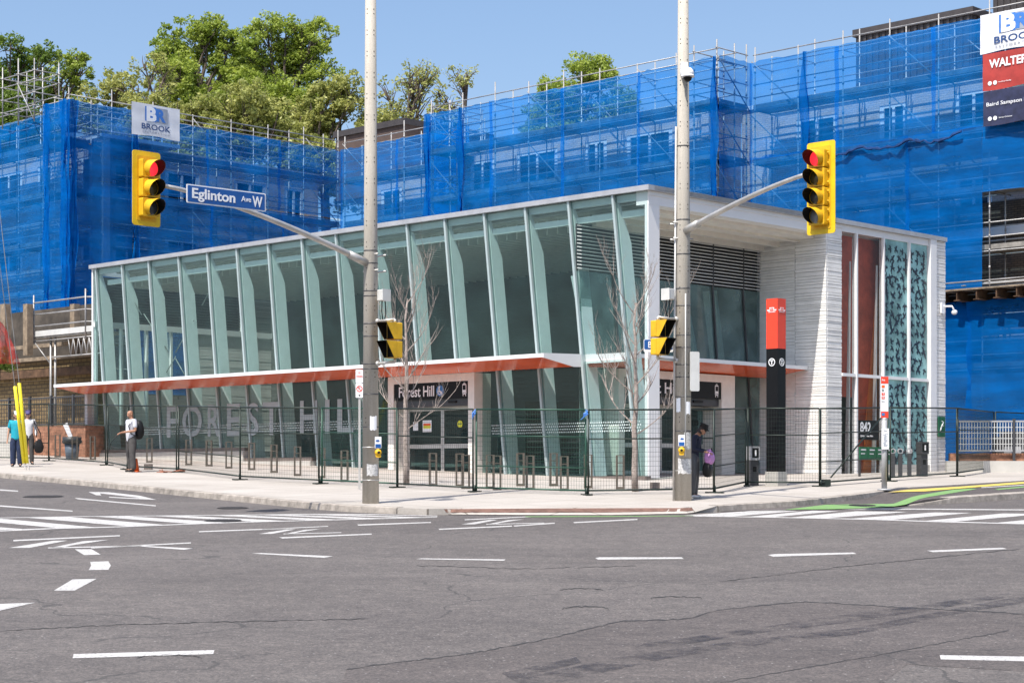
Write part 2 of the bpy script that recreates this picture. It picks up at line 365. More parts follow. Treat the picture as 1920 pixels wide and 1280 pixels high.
M_SIGY = mat('signal_yellow', (0.8, 0.46, 0.012), 0.55, var=0.16); M_SIGY2 = mat('signal_yellow_plate', (0.84, 0.56, 0.012), 0.5, var=0.1)
M_LENSR = mat('red_lamp', (0.5, 0.02, 0.03), 0.3, emit=(1, 0.03, 0.05), estr=0.75); M_LENSO = mat('unlit_amber_lens', (0.08, 0.07, 0.025), 0.2); M_LENSG = mat('unlit_green_lens', (0.06, 0.065, 0.07), 0.15)
M_LENSG2 = mat('arrow_lens', (0.25, 0.25, 0.25), 0.2)
def polemat():
    m, b, tc = base('pole_concrete', 0.85); o = tc.outputs['Object']; L = m.node_tree.links
    mp = nd(m, 'ShaderNodeMapping'); mp.inputs['Scale'].default_value = (6, 6, 0.5); L.new(o, mp.inputs[0])
    c = ramp(m, noise(m, mp.outputs[0], 1, 5), [(0.3, (0.36, 0.33, 0.28)), (0.7, (0.5, 0.46, 0.4))])
    c = mixc(m, 0.6, c, ramp(m, noise(m, o, 70, 2), [(0.35, (0.75, 0.74, 0.72)), (0.6, (1.08, 1.08, 1.08))]), 'MULTIPLY')
    L.new(c, b.inputs['Base Color']); return m
M_POLE = polemat(); M_GALV = mat('galvanised_arm', (0.58, 0.56, 0.53), 0.4, 0.5, var=0.12)
M_BLUES = mat('street_sign_blue', (0.01, 0.09, 0.33), 0.4, var=0.04); M_WHT = mat('white_vinyl', (0.85, 0.85, 0.86), 0.45, var=0.02)
M_LETTER = mat('frosted_letter', (0.36, 0.41, 0.42), 0.6, var=0.06); M_DOT = mat('white_dot_film', (0.75, 0.85, 0.84), 0.6)
M_ICONB = mat('icon_blue', (0.05, 0.2, 0.5), 0.5); M_YELS = mat('yellow_sticker', (0.75, 0.72, 0.05), 0.5)
M_BANW = mat('banner_white', (0.78, 0.78, 0.8), 0.7, var=0.08, scale=1); M_BANR = mat('banner_red', (0.46, 0.045, 0.035), 0.6, var=0.2, scale=1.2); M_BANN = mat('banner_navy', (0.03, 0.035, 0.09), 0.6, var=0.3)
M_NAVY = mat('print_navy', (0.02, 0.07, 0.22), 0.6); M_BLUEB = mat('print_blue', (0.05, 0.2, 0.6), 0.6); M_GREYP = mat('print_grey', (0.35, 0.38, 0.44), 0.6)
M_PENT = mat('dark_corrugated_metal', (0.05, 0.042, 0.042), 0.6, var=0.15); M_ROOFB = mat('brown_roof', (0.09, 0.06, 0.05), 0.8)
M_BIRDG = glass('teal_pattern_glass', (0.3, 0.48, 0.5), 0.5, haze=0.72, dc=(0.33, 0.6, 0.6)); M_BIRD = mat('bird_film', (0.006, 0.018, 0.035), 0.4)
M_TERRA = mat('terracotta_rubble', (0.42, 0.2, 0.12), 0.9, var=0.35, scale=5, bump=0.6, bscale=9)
M_WOOD = mat('weathered_timber', (0.3, 0.23, 0.16), 0.85, var=0.3, scale=4); M_RUSTB = mat('rusty_beam', (0.16, 0.09, 0.05), 0.8, 0.3, var=0.35, scale=3)
M_GREENP = mat('green_panel', (0.01, 0.15, 0.06), 0.5); M_BIN = mat('dark_plastic', (0.035, 0.04, 0.045), 0.5); M_BINB = mat('grey_blue_bin', (0.13, 0.17, 0.22), 0.5, var=0.15)
M_GUARD = mat('yellow_guy_guard', (0.85, 0.72, 0.03), 0.4); M_CONE = mat('orange_cone', (0.85, 0.14, 0.02), 0.5)
M_SKIN = mat('skin', (0.5, 0.28, 0.19), 0.55, var=0.06); M_SKINT = mat('tanned_skin', (0.4, 0.2, 0.12), 0.5, var=0.08)
M_TEAL = mat('teal_shirt', (0.01, 0.36, 0.48), 0.8, var=0.15, scale=9); M_JEAN = mat('blue_jeans', (0.02, 0.035, 0.09), 0.85, var=0.3, scale=9); M_GSHIRT = mat('pale_grey_tee', (0.62, 0.63, 0.68), 0.85, var=0.1, scale=8)
M_GPANT = mat('dark_grey_trousers', (0.075, 0.07, 0.068), 0.85, var=0.25, scale=9); M_SHOE = mat('dark_shoes', (0.025, 0.022, 0.022), 0.6); M_WSHOE = mat('white_shoes', (0.6, 0.6, 0.6), 0.6)
M_HAIR = mat('dark_hair', (0.02, 0.013, 0.01), 0.6); M_WJKT = mat('white_cardigan', (0.66, 0.66, 0.68), 0.8); M_PURP = mat('purple_cloth', (0.1, 0.08, 0.22), 0.8, var=0.3, scale=14); M_MAROON = mat('maroon_cloth', (0.16, 0.012, 0.05), 0.8)
M_PINK = mat('pink_bag_cloth', (0.6, 0.28, 0.62), 0.7, var=0.2, scale=10); M_NAVYC = mat('navy_cloth', (0.012, 0.014, 0.035), 0.85)
# ------------------------------------------------------------------ ground, road, pavements
def sheet(poly, off, name, m, ysteps=(), skirt=0.0, kind='structure', fine=2.0):
    bm = bmesh.new(); vs = [bm.verts.new((p[0], p[1], 0)) for p in poly]; bm.faces.new(vs)
    y0 = min(p[1] for p in poly); y1 = max(p[1] for p in poly); x0 = min(p[0] for p in poly); x1 = max(p[0] for p in poly)
    cuts = []; y = math.floor(y0) + 0.5
    while y < y1: cuts.append((V(0, y, 0), V(0, 1, 0))); y += fine if y > -5 and y < 80 else 30
    for c in (12, 47, 72): cuts.append((V(0, c, 0), V(0, 1, 0)))
    for k in range(32):
        x = 3 + 0.25 * k
        if x0 < x < x1: cuts.append((V(x, 0, 0), V(1, 0, 0)))
    for co, no in cuts:
        bmesh.ops.bisect_plane(bm, geom=bm.verts[:] + bm.edges[:] + bm.faces[:], plane_co=co, plane_no=no)
    bmesh.ops.triangulate(bm, faces=[f for f in bm.faces if len(f.verts) > 4])
    bmesh.ops.recalc_face_normals(bm, faces=bm.faces)
    for f in bm.faces:
        if f.normal.z < 0: f.normal_flip()
    for v in bm.verts: v.co.z = zg(v.co.x, v.co.y) + (off(v.co.x, v.co.y) if callable(off) else off)
    if skirt:
        be = [e for e in bm.edges if e.is_boundary]
        r = bmesh.ops.extrude_edge_only(bm, edges=be)
        for g in r['geom']:
            if isinstance(g, bmesh.types.BMVert): g.co.z -= skirt
    me = bpy.data.meshes.new(name); bm.to_mesh(me); bm.free(); me.materials.append(m)
    o = bpy.data.objects.new(name, me); COL.objects.link(o); o['kind'] = kind; ORG[o.name] = V(0, 0, 0); return o
RD = -0.12
sheet([(-320, -150), (320, -150), (320, 450), (-320, 450)], RD, 'road', M_ASPH)
g2 = lambda u, v, off=RD: (lambda p: (p.x, p.y))(G(u, v, off))
kerbL = [g2(-420, 868), g2(-150, 884), g2(0, 895), g2(140, 908), g2(285, 923), g2(430, 938), g2(570, 952), g2(650, 959), g2(745, 963)]
ramp_pts = [g2(850, 965), g2(1000, 966), g2(1150, 966), g2(1290, 963)]
kerbR = [g2(1345, 959.5), g2(1390, 955.8), g2(1430, 953.5), g2(1490, 949.8), g2(1549, 943.8), g2(1610, 936.5), g2(1660, 929), g2(1705, 922.8)]
kerbR2 = [g2(1800, 917), g2(1920, 909), g2(2300, 890)]
ramp_in = [g2(800, 953.5, 0.0), g2(900, 952, 0.0), g2(1020, 951, 0.0), g2(1150, 950.5, 0.0), g2(1285, 950.5, 0.0)]
walk = kerbL + ramp_in + kerbR + kerbR2 + [(60, 62), (60, 110), (-70, 110), (-70, 90)]
sheet(walk, 0.0, 'sidewalk', M_WALK, skirt=0.14)
def strip(pts, w, off, drop, name, m, inner=1):     # kerb: top band and real face
    mb = MB(); n = len(pts); res = []
    for i in range(n - 1):
        a, b = pts[i], pts[i + 1]; k = max(1, int(math.dist(a, b) / 0.6))
        for j in range(k): res.append((a[0] + (b[0] - a[0]) * j / k, a[1] + (b[1] - a[1]) * j / k))
    res.append(pts[-1]); vs = []
    for i, p in enumerate(res):
        q0 = res[max(i - 1, 0)]; q1 = res[min(i + 1, len(res) - 1)]; dx, dy = q1[0] - q0[0], q1[1] - q0[1]; L = math.hypot(dx, dy); nx, ny = -dy / L, dx / L
        o = off(i / (len(res) - 1)) if callable(off) else off
        ox, oy = p[0] - nx * 0.02, p[1] - ny * 0.02
        vs += [(ox - nx * 0.02, oy - ny * 0.02, zg(*p) - drop), (ox, oy, zg(*p) + o - 0.012), (ox + nx * 0.02, oy + ny * 0.02, zg(*p) + o), (p[0] + nx * w, p[1] + ny * w, zg(p[0] + nx * w, p[1] + ny * w) + o), (p[0] + nx * w, p[1] + ny * w, zg(*p) - drop)]
    fs = []
    for i in range(len(res) - 1):
        for k in range(4): fs.append((i * 5 + k, (i + 1) * 5 + k, (i + 1) * 5 + k + 1, i * 5 + k + 1))
    mb.add(vs, fs); return mb.build(name, m, kind='structure')
strip(kerbL, 0.2, 0.006, 0.16, 'kerb', M_KERB)
strip(kerbR, 0.2, 0.006, 0.16, 'kerb', M_KERB)
# cycle track between the pavement and the outer kerb
outer = [g2(1700, 948.2), g2(1750, 945), g2(1858, 938.3), g2(1920, 934), g2(2300, 911)]
TR = lambda x, y: RD + 0.012 + 0.1 * sstep(7.7, 8.7, x)
track = [g2(1345, 959.5), g2(1420, 957.5), g2(1500, 955.5), g2(1600, 952)] + outer + list(reversed(kerbR2)) + list(reversed(kerbR[1:]))
sheet(track, TR, 'cycle_track', M_ASPH2, skirt=0.08)
ok = strip(outer, 0.28, lambda f: -0.10 + 0.11 * min(1, f * 9), 0.2, 'kerb', M_KERB)
def quadsheet(pts, off, name, m, px=True, pavedoff=RD):
    return sheet([g2(u, v, pavedoff) for u, v in pts] if px else pts, off, name, m)
sheet([g2(u, v, -0.1) for u, v in ((1470, 954.6), (1500, 951), (1549, 945.2), (1640, 943.8), (1675, 944.2), (1708, 939), (1788, 925.2), (1823, 923), (1832, 924), (1750, 938), (1700, 947), (1620, 951.6), (1560, 953.6))], lambda x, y: TR(x, y) + .005, 'bike_lane_green_paint', M_GREEN)
sheet([g2(u, v, -0.05) for u, v in ((1865, 920.2), (1920, 914.6), (2300, 897), (2300, 899), (1920, 917), (1872, 921.6))], lambda x, y: TR(x, y) + .005, 'bike_lane_green_paint', M_GREEN)
quadsheet([(985, 967.8), (1250, 966.8), (1300, 966.2), (1300, 967.4), (1140, 968.6), (985, 969)], RD + 0.005, 'bike_lane_green_paint', M_GREEN)
sheet([g2(u, v, 0.0) for u, v in ((1665, 922.5), (1700, 918), (1800, 912), (1920, 903), (2300, 884), (2300, 886.5), (1920, 906.5), (1800, 915.5), (1735, 921))], 0.005, 'yellow_tactile_strip', M_YEL)
sheet([g2(u, v, -0.04) for u, v in ((1840, 915.8), (1920, 910.8), (1920, 912.3), (1840, 917.2))], lambda x, y: TR(x, y) + .005, 'cycle_track_marking', M_PAINT)
# tactile plates in the corner ramp
M_TACT = mat('rusty_tactile_plate', (0.23, 0.13, 0.1), 0.8, 0.3, var=0.25, scale=5, bump=1.0, bscale=60)
ro = [kerbL[-1]] + ramp_pts + [kerbR[0]]; ri = [kerbL[-1]] + ramp_in + [kerbR[0]]
def along(pl, f):
    L = [math.dist(a, b) for a, b in zip(pl[:-1], pl[1:])]; d = f * sum(L)
    for (a, b), l in zip(zip(pl[:-1], pl[1:]), L):
        if d <= l or (a, b) == (pl[-2], pl[-1]): t = min(1, d / l); return V(a[0] + (b[0] - a[0]) * t, a[1] + (b[1] - a[1]) * t, 0)
        d -= l
def rampsheet(f0, f1, s0, s1, up, name, m):
    mb = MB(); n = 30; vs = []
    for i in range(n + 1):
        f = f0 + (f1 - f0) * i / n; a, b = along(ro, f), along(ri, f); e = min(1, min(f, 1 - f) * 9)
        for s in (s0, s1):
            p = a.lerp(b, s); oz = (RD + .012) * (1 - s) ; oz = oz if e >= 1 else (0 if s >= 1 else oz * e + (0 if s else (1 - e) * 0))
            vs.append((p.x, p.y, zg(p.x, p.y) + oz + up))
    mb.add(vs, [(2 * i, 2 * i + 2, 2 * i + 3, 2 * i + 1) for i in range(n)]); mb.build(name, m, kind='structure')
rampsheet(0, 1, 0, 1, 0.0, 'kerb_ramp', M_WALK); rampsheet(.13, .9, .3, .85, 0.006, 'tactile_paving', M_TACT)
# road markings (photo pixels -> points on the road)
MK = RD + 0.004
def mark(name, quads):
    for q in quads: quadsheet(q, MK, name, M_PAINT)
mark('lane_marking', [
 [(138, 1226), (402, 1218.5), (400, 1226), (136, 1234)], [(1762, 1228), (1990, 1232), (1990, 1241), (1764, 1236)],
 [(472, 1037.5), (490, 1036.5), (625, 1042.5), (608, 1045.5)], [(780, 1048), (790, 1046.5), (948, 1048.5), (945, 1051)], [(1116, 1046), (1124, 1044.5), (1278, 1044.5), (1282, 1047.5), (1122, 1049)],
 [(1440, 1040), (1452, 1038.5), (1600, 1035.5), (1606, 1038.2), (1450, 1043.5)], [(1738, 1032), (1880, 1026.5), (1888, 1029.2), (1750, 1035)],
 [(140, 1029.5), (172, 1029.5), (189, 1039.5), (158, 1040.5)], [(169, 1053), (203, 1052), (208, 1060), (203, 1068), (166, 1068.5), (171, 1060)], [(136, 1086), (181, 1085), (140, 1107), (101, 1107)], [(-60, 1133), (0, 1132), (66, 1129.5), (0, 1144.5), (-60, 1156)],
 [(0, 917), (34, 919.5), (34, 921.5), (0, 919.5)], [(0, 947), (136, 957), (136, 959), (0, 949.5)], [(140, 933), (292, 947), (292, 949), (145, 935.5)],
 [(670, 983), (808, 978.2), (808, 980), (672, 985.2)], [(822, 991), (960, 985), (960, 987), (824, 993)], [(1075, 978.5), (1195, 972.5), (1195, 974.5), (1077, 980.5)], [(962, 985), (1040, 979.5), (1040, 981.5), (965, 986.8)]])
# arrow outline on the side street
mark('turn_arrow_marking', [[(166, 922), (204, 922.5), (262, 929), (294, 936.8), (252, 935.2), (205, 932.5), (204, 931), (250, 933.2), (262, 933), (215, 927.8), (187, 924.5), (190, 928.5), (180, 928)]])
# sharrow-like bicycle markings, seen almost edge-on
def zig(x, y, s, t=1.6):
    A = lambda a: [(x + p * s, y + q * s) for p, q in a]
    return [A([(0, 14), (85, 0.5), (112, 0), (40, 14)]), A([(78, 14), (140, 1.5), (190, -1.5), (120, 9), (100, 14)]), A([(75, 13), (250, 9), (250, 11), (75, 15)]),
            A([(10, -1), (210, -10), (210, -8), (10, 1.6)])]
mark('bicycle_marking', zig(15, 1013, 1.0) + [[(170, 1026), (358, 1016.5), (358, 1018.5), (172, 1028)], [(245, 1023), (262, 1022.5), (362, 1028), (345, 1030.5)]])
mark('bicycle_marking', zig(485, 992, 0.62) + [[(523, 1007), (697, 1000), (697, 1002), (530, 1009.4)], [(373, 995.5), (540, 989.5), (540, 991.3), (373, 997.6)]])
mark('bicycle_marking', zig(865, 974, 0.62))
# zebra crossings
quadsheet([(-60, 971), (0, 970.2), (48, 969.5), (177, 967.3), (400, 965.3), (586, 963.2), (700, 963.6), (820, 966.6), (820, 967.8), (700, 964.9), (586, 964.5), (400, 966.4), (177, 968.4), (48, 970.6), (0, 971.3), (-60, 972.2)], MK + 0.001, 'crosswalk_marking', M_PAINT)
quadsheet([(-60, 998), (0, 994.8), (44, 991.5), (110, 989.6), (181, 988), (243, 986), (311, 983.2), (430, 979), (540, 975.8), (640, 973.3), (730, 971), (820, 968.6), (820, 969.8), (730, 972.4), (640, 974.8), (540, 977.2), (430, 980.4), (311, 984.8), (243, 987.6), (181, 989.6), (110, 991.2), (0, 996.2), (-60, 1000)], MK + 0.001, 'crosswalk_marking', M_PAINT)
for q in ([(-260, 974), (-200, 973), (44, 991.5), (-40, 996)], [(-78, 972.5), (-3, 971.6), (181, 988.4), (110, 990)], [(47.5, 970), (130, 969), (311, 983.8), (243, 986.6)], [(177, 968), (240, 967.6), (430, 979.6), (364, 982.2)],
          [(290, 967.2), (348, 966.6), (540, 976.4), (480, 978)], [(395, 966), (450, 965.6), (640, 974), (585, 975.2)], [(490, 965.2), (545, 964.8), (730, 971.8), (680, 973)], [(580, 964.6), (640, 964.4), (800, 969.6), (765, 970.8)],
          [(1440, 957.8), (1500, 957.4), (1370, 968.2), (1320, 967.2)], [(1523, 957), (1574, 957.8), (1447, 969.4), (1400, 968.8)], [(1607, 958.2), (1703, 959.5), (1540, 972), (1476, 970.4)],
          [(1750, 960.5), (1822, 961.2), (1663, 975.2), (1580, 973.2)], [(1880, 962.3), (1960, 963), (1783, 978.4), (1727, 977)], [(2030, 964), (2110, 965), (1950, 983.5), (1860, 980.6)]):
    quadsheet(q, MK, 'crosswalk_marking', M_PAINT)
quadsheet([(1270, 967.2), (1300, 965.2), (1440, 955.6), (1530, 953.6), (1620, 952.8), (1767, 953.6), (1990, 955.4), (1990, 957.2), (1767, 955.6), (1620, 954.6), (1530, 955.4), (1440, 957.6), (1330, 966.4), (1300, 967.8)], MK + 0.001, 'crosswalk_marking', M_PAINT)
quadsheet([(1300, 967), (1360, 967.6), (1440, 968.8), (1620, 972.6), (1767, 977.2), (1990, 982.6), (1990, 984.4), (1767, 979), (1620, 974), (1440, 970.2), (1360, 969), (1300, 968.2)], MK + 0.001, 'crosswalk_marking', M_PAINT)
# lower right: darker resurfaced patch with a crack along its edge, tyre smears, covers
crack = [(650, 1254), (760, 1240), (900, 1222), (1030, 1197), (1160, 1165), (1290, 1160), (1345, 1143), (1470, 1131), (1520, 1128), (1600, 1133), (1720, 1140), (1990, 1154)]
sheet([g2(u, v) for u, v in crack] + [g2(1990, 1262), g2(1700, 1245), g2(1500, 1400), g2(600, 1400)], RD + 0.002, 'road_patch', M_ASPH2)
M_TAR = mat('tar', (0.035, 0.033, 0.033), 0.8)
def crackline(pts, wpx=1.2, name='road_crack'):
    rnd = random.Random(len(pts) * 7 + int(pts[0][0])); up = []; lo = []
    for (a, b), (c, d) in zip(pts[:-1], pts[1:]):
        k = max(2, int(abs(c - a) / 9))
        for j in range(k):
            t = j / k; u = a + (c - a) * t; v = b + (d - b) * t + rnd.uniform(-1.1, 1.1); w_ = wpx * rnd.uniform(0.15, 0.75)
            up.append((u, v - w_)); lo.append((u, v + w_ * 0.9))
    mb = MB(); n = len(up)
    pu = [G(u, v, RD) + V(0, 0, 0.004) for u, v in up]; pl = [G(u, v, RD) + V(0, 0, 0.004) for u, v in lo]
    mb.add(pu + pl, [(i, i + 1, n + i + 1, n + i) for i in range(n - 1)]); mb.build(name, M_TAR, kind='structure')
crackline(crack, 1.6); crackline([(0, 1183), (200, 1172), (480, 1164), (700, 1160)], 0.8); crackline([(1350, 1280), (1520, 1250), (1680, 1222), (1900, 1180)], 1.2)
crackline([(780, 1060), (1000, 1066), (1200, 1060)], 0.5); crackline([(1350, 1090), (1600, 1060), (1920, 1028)], 0.7)
for cx, cy, rx, ry in ((318, 1234, 60, 6), (1097, 1142, 44, 5), (1268, 1122, 48, 4), (1090, 1106, 40, 3)):
    crackline([(cx + rx * math.cos(a), cy + ry * math.sin(a)) for a in [math.radians(180 + 18 * k) for k in range(12)]], 1.1)
def smearmat():
    m, b, tc = base('tyre_smear', 0.6); n = m.node_tree.nodes; L = m.node_tree.links
    b.inputs['Base Color'].default_value = (0.035, 0.033, 0.04, 1); tr = n.new('ShaderNodeBsdfTransparent'); mx = n.new('ShaderNodeMixShader')
    o = tc.outputs['Object']; f = ramp(m, noise(m, o, 2.2, 6, 0.75), [(0.42, (0, 0, 0)), (0.72, (0.75, 0.75, 0.75))])
    L.new(f, mx.inputs[0]); L.new(tr.outputs[0], mx.inputs[1]); L.new(b.outputs[0], mx.inputs[2]); L.new(mx.outputs[0], n['Material Output'].inputs[0]); return m
M_SMEAR = smearmat()
for pts in ([(960, 1275), (1180, 1228), (1400, 1200), (1600, 1178), (1820, 1135), (1990, 1105), (1990, 1120), (1820, 1146), (1600, 1190), (1400, 1212), (1250, 1235), (1000, 1290)],
            [(1180, 1210), (1400, 1180), (1600, 1150), (1800, 1124), (1990, 1100), (1990, 1104), (1800, 1134), (1600, 1166), (1400, 1190), (1200, 1222)], [(940, 1262), (1080, 1232), (1090, 1242), (960, 1275)]):
    sheet([g2(u, v) for u, v in pts], RD + 0.006, 'tyre_smear', M_SMEAR)
def cover(u, v, rx, name, label, off=RD):
    c = G(u, v, off); r = rx / F * c.y; mb = MB(frame(c + V(0, 0, 0.006), V(1, 0, 0), V(0, 1, 0.045), V(0, -0.045, 1)))
    mb.prism_z([(r * math.cos(a * math.pi / 12), r * math.sin(a * math.pi / 12)) for a in range(24)], -0.03, 0.0)
    for k in range(-5, 6):
        hw = math.sqrt(max(0, 1 - (k / 6) ** 2)) * r * 0.92
        mb.box(-hw, k * r / 6 - r * 0.045, 0.0, hw, k * r / 6 + r * 0.045, 0.008)
    mb.build(name, mat('cast_iron' + str(u), (0.07, 0.065, 0.065), 0.7, 0.5), loc=c, label=label, cat='manhole cover')
cover(81, 931, 38, 'manhole_cover', 'dark iron manhole cover in the side street before the left kerb')
cover(436, 952.5, 30, 'manhole_cover', 'small dark iron cover beside the kerb left of the corner')
cover(418, 976, 36, 'manhole_cover', 'iron grate among the white bars of the left crossing')
cover(1617, 947.5, 26, 'manhole_cover', 'dark drain cover in the green painted bike lane', RD + .014)

# ------------------------------------------------------------------ station
C0 = V(3.43, 46.0, 0)
ML = frame(C0, -uL, uR); MR = frame(C0, uR, uL)          # x right, y inward, z up
def tL(u, p=0.0):
    o = C0 - uR * p; k = (u - 960) / F; return (k * o.y - o.x) / (uL.x - k * uL.y)
def tR(u, d=0.0):
    o = C0 + uL * d; k = (u - 960) / F; return (k * o.y - o.x) / (uR.x - k * uR.y)
def hL(u, v, p=0.0): return (892 - v) / F * (C0 - uR * p + uL * tL(u, p)).y
def hR(u, v, d=0.0): return (892 - v) / F * (C0 + uL * d + uR * tR(u, d)).y
LEN = 25.1; ZT = 7.35
st = thing('station_building', C0 + V(0, 0, -0.1), 'glass and white brick transit station with leaning teal fins and red canopies', 'station')
B = lambda mb, name, m, label=None: mb.build(name, m, st, label)
def gL(t, y): p = C0 + uL * t + uR * y; return zg(p.x, p.y)
# roof, cap; slot at the left end added to let sun onto the inner wall
mb = MB(ML); mb.box(-LEN + 1.0, 0.3, 6.98, 0.0, 8.3, 7.2); mb.box(-LEN, 0.3, 6.98, -LEN + .07, 8.3, 7.2); B(mb, 'roof', M_WHITE)
mb = MB(MR); mb.box(0.3, 0.35, 6.981, 14.0, 8.0, 7.199); B(mb, 'roof', M_WHITE)
mb = MB(ML); mb.box(-LEN + 1.0, -0.12, 7.2, 0.12, 8.2, 7.33); mb.box(-LEN - .08, -.12, 7.2, -LEN + .07, 8.2, 7.33); mb.box(-LEN + .07, -.12, 7.2, -LEN + 1.0, .3, 7.33); B(mb, 'roof_edge', M_CAP)
mb = MB(MR); mb.box(0.121, -0.12, 7.203, 14.2, 8.0, 7.327); B(mb, 'roof_edge', M_CAP)
# mullions, fins, glass of the long facade
tops = [181, 230, 280, 336, 390, 445, 504, 567, 631, 697, 764, 835, 909, 986, 1067, 1150]
tt = [tL(u) for u in tops]
LEAN = 0.84
M_MULL = mat('teal_grey_mullion', (0.42, 0.5, 0.5), 0.4, 0.2, var=0.04)
def fx(t, z): return -t + LEAN * (7.3 - z) / 7.3
def sill(t): return 0.9 if t > 16.4 else 0.57 if t > 13.1 else 0.24 if t > 9.4 else 0.0
PORT = (5.95, 9.45)
for t in tt:
    zs = sill(t - LEAN * 0.9)
    inport = PORT[0] - 0.1 < t - LEAN < PORT[1] + 0.2
    z0 = 2.9 if inport else zs
    mb = MB(ML); a, b = fx(t, z0), fx(t, 7.2)
    mb.hexa([(a - .035, -.07, z0), (a + .035, -.07, z0), (a + .035, 0.05, z0), (a - .035, 0.05, z0), (b - .035, -.07, 7.2), (b + .035, -.07, 7.2), (b + .035, .05, 7.2), (b - .035, .05, 7.2)])
    B(mb, 'mullion', M_MULL)
    prof = [(0.07, z0), (0.07, 7.0), (0.17, 7.0), (0.48, 6.0), (0.48, z0)]
    mb = MB(ML); n = len(prof); vs = [(fx(t, z) - .05, y, z) for y, z in prof] + [(fx(t, z) + .05, y, z) for y, z in prof]
    mb.add(vs, [tuple(range(n)), tuple(range(2 * n - 1, n - 1, -1))] + [(i, n + i, n + (i + 1) % n, (i + 1) % n) for i in range(n)])
    B(mb, 'fin', M_FIN)
edges = [None] + tt + [None]
for i in range(len(edges) - 1):
    a, b = edges[i], edges[i + 1]
    xa = (lambda z: -LEN) if a is None else (lambda z, a=a: fx(a, z) + .036)
    xb = (lambda z: -0.03) if b is None else (lambda z, b=b: fx(b, z) - .036)
    tm = (a or LEN) - 0.9 if a else LEN
    for z0, z1 in ((3.17, 7.2), (sill(tm - 0.3), 2.98)):
        if z1 < 3 and a and b and PORT[0] - 0.9 < (a + b) / 2 - LEAN * 0.8 < PORT[1] + 0.5: continue
        mb = MB(ML); mb.hexa([(xa(z0), 0, z0), (xb(z0), 0, z0), (xb(z0), .024, z0), (xa(z0), .024, z0), (xa(z1), 0, z1), (xb(z1), 0, z1), (xb(z1), .024, z1), (xa(z1), .024, z1)])
        B(mb, 'glass_pane', M_GLASS)
# glass cheeks next to the entrance portal
for x0, x1 in ((-PORT[1] - 0.95, -PORT[1] - 0.02), (-PORT[0] + 0.02, -PORT[0] + 0.62)):
    mb = MB(ML); mb.box(x0, 0.03, sill(-x0), x1, 0.05, 2.98); B(mb, 'glass_pane', M_GLASS)
mb = MB(ML); mb.box(-LEN, -0.05, sill(20), -LEN + 0.06, 0.06, 7.2); B(mb, 'corner_frame', M_FIN)
mb = MB(ML); mb.box(-LEN + 0.6, 0.2, 6.62, -0.1, 0.34, 6.78); B(mb, 'beam', M_FIN)
mb = MB(ML); mb.box(-LEN + 0.1, 0.06, 7.0, -0.1, 0.16, 7.18); B(mb, 'beam', M_FIN)
for x0, x1, z in ((-LEN, -16.4, 0.9), (-16.4, -13.1, 0.57), (-13.1, -9.4, 0.24), (-5.95, -0.0, 0.0)):
    mb = MB(ML); mb.box(x0 + .002, -0.1, z - 0.11, x1, 0.12, z); B(mb, 'sill', M_SILL)
    mb = MB(ML); mb.box(x0 + .002, -0.16, z - 1.4, x1 - .002, 0.1, z - 0.111); B(mb, 'plinth', M_CONC)
# left end wall: glass below louvres, white brick beyond
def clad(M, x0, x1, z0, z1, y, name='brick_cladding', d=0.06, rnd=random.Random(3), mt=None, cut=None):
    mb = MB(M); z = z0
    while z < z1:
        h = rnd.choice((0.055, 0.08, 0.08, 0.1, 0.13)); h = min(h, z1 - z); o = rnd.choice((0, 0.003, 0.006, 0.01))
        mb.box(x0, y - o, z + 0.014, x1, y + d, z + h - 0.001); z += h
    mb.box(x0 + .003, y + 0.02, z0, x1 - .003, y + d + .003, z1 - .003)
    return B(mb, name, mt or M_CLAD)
ME = frame(C0 + uL * LEN, uR, uL)                          # x = depth, y = outward (left)
for k in range(4):
    mb = MB(ME); mb.box(0.1 + k * 1.05, 0.0, 0.7, 0.1 + (k + 1) * 1.05 - 0.06, 0.02, 5.2); B(mb, 'glass_pane', M_GLASS)
for k in range(6):
    mb = MB(ME); mb.box(0.1 + k * 1.25, -0.1, 5.2, 0.2 + k * 1.25, 0.05, 6.98); B(mb, 'post', M_FIN)
    if k < 5:
        mb = MB(ME); mb.box(0.2 + k * 1.25, 0.03, 5.4, 0.1 + (k + 1) * 1.25, 0.06, 6.95)
        for q in range(15): mb.hexa([(0.2 + k * 1.25, -.05, 5.42 + q * .1), (1.35 + k * 1.25, -.05, 5.42 + q * .1), (1.35 + k * 1.25, .03, 5.46 + q * .1), (0.2 + k * 1.25, .03, 5.46 + q * .1), (0.2 + k * 1.25, -.05, 5.45 + q * .1), (1.35 + k * 1.25, -.05, 5.45 + q * .1), (1.35 + k * 1.25, .03, 5.49 + q * .1), (0.2 + k * 1.25, .03, 5.49 + q * .1)])
        B(mb, 'louvre', M_DGREY)
mb = MB(ME); mb.box(0, -0.12, 5.18, 7.8, 0.06, 5.38); B(mb, 'beam', M_FIN)
for k in range(5):
    mb = MB(ME); mb.box(0.05 + k * 1.05, -0.1, 0.6, 0.13 + k * 1.05, 0.05, 5.18); B(mb, 'post', M_FIN)
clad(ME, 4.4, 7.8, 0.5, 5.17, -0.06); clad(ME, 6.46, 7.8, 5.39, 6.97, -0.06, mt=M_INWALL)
MBK = frame(C0 + uR * 7.8, -uL, uR)
clad(MBK, -LEN, -2.4, -0.2, 6.97, 0.0, mt=M_INWALL)
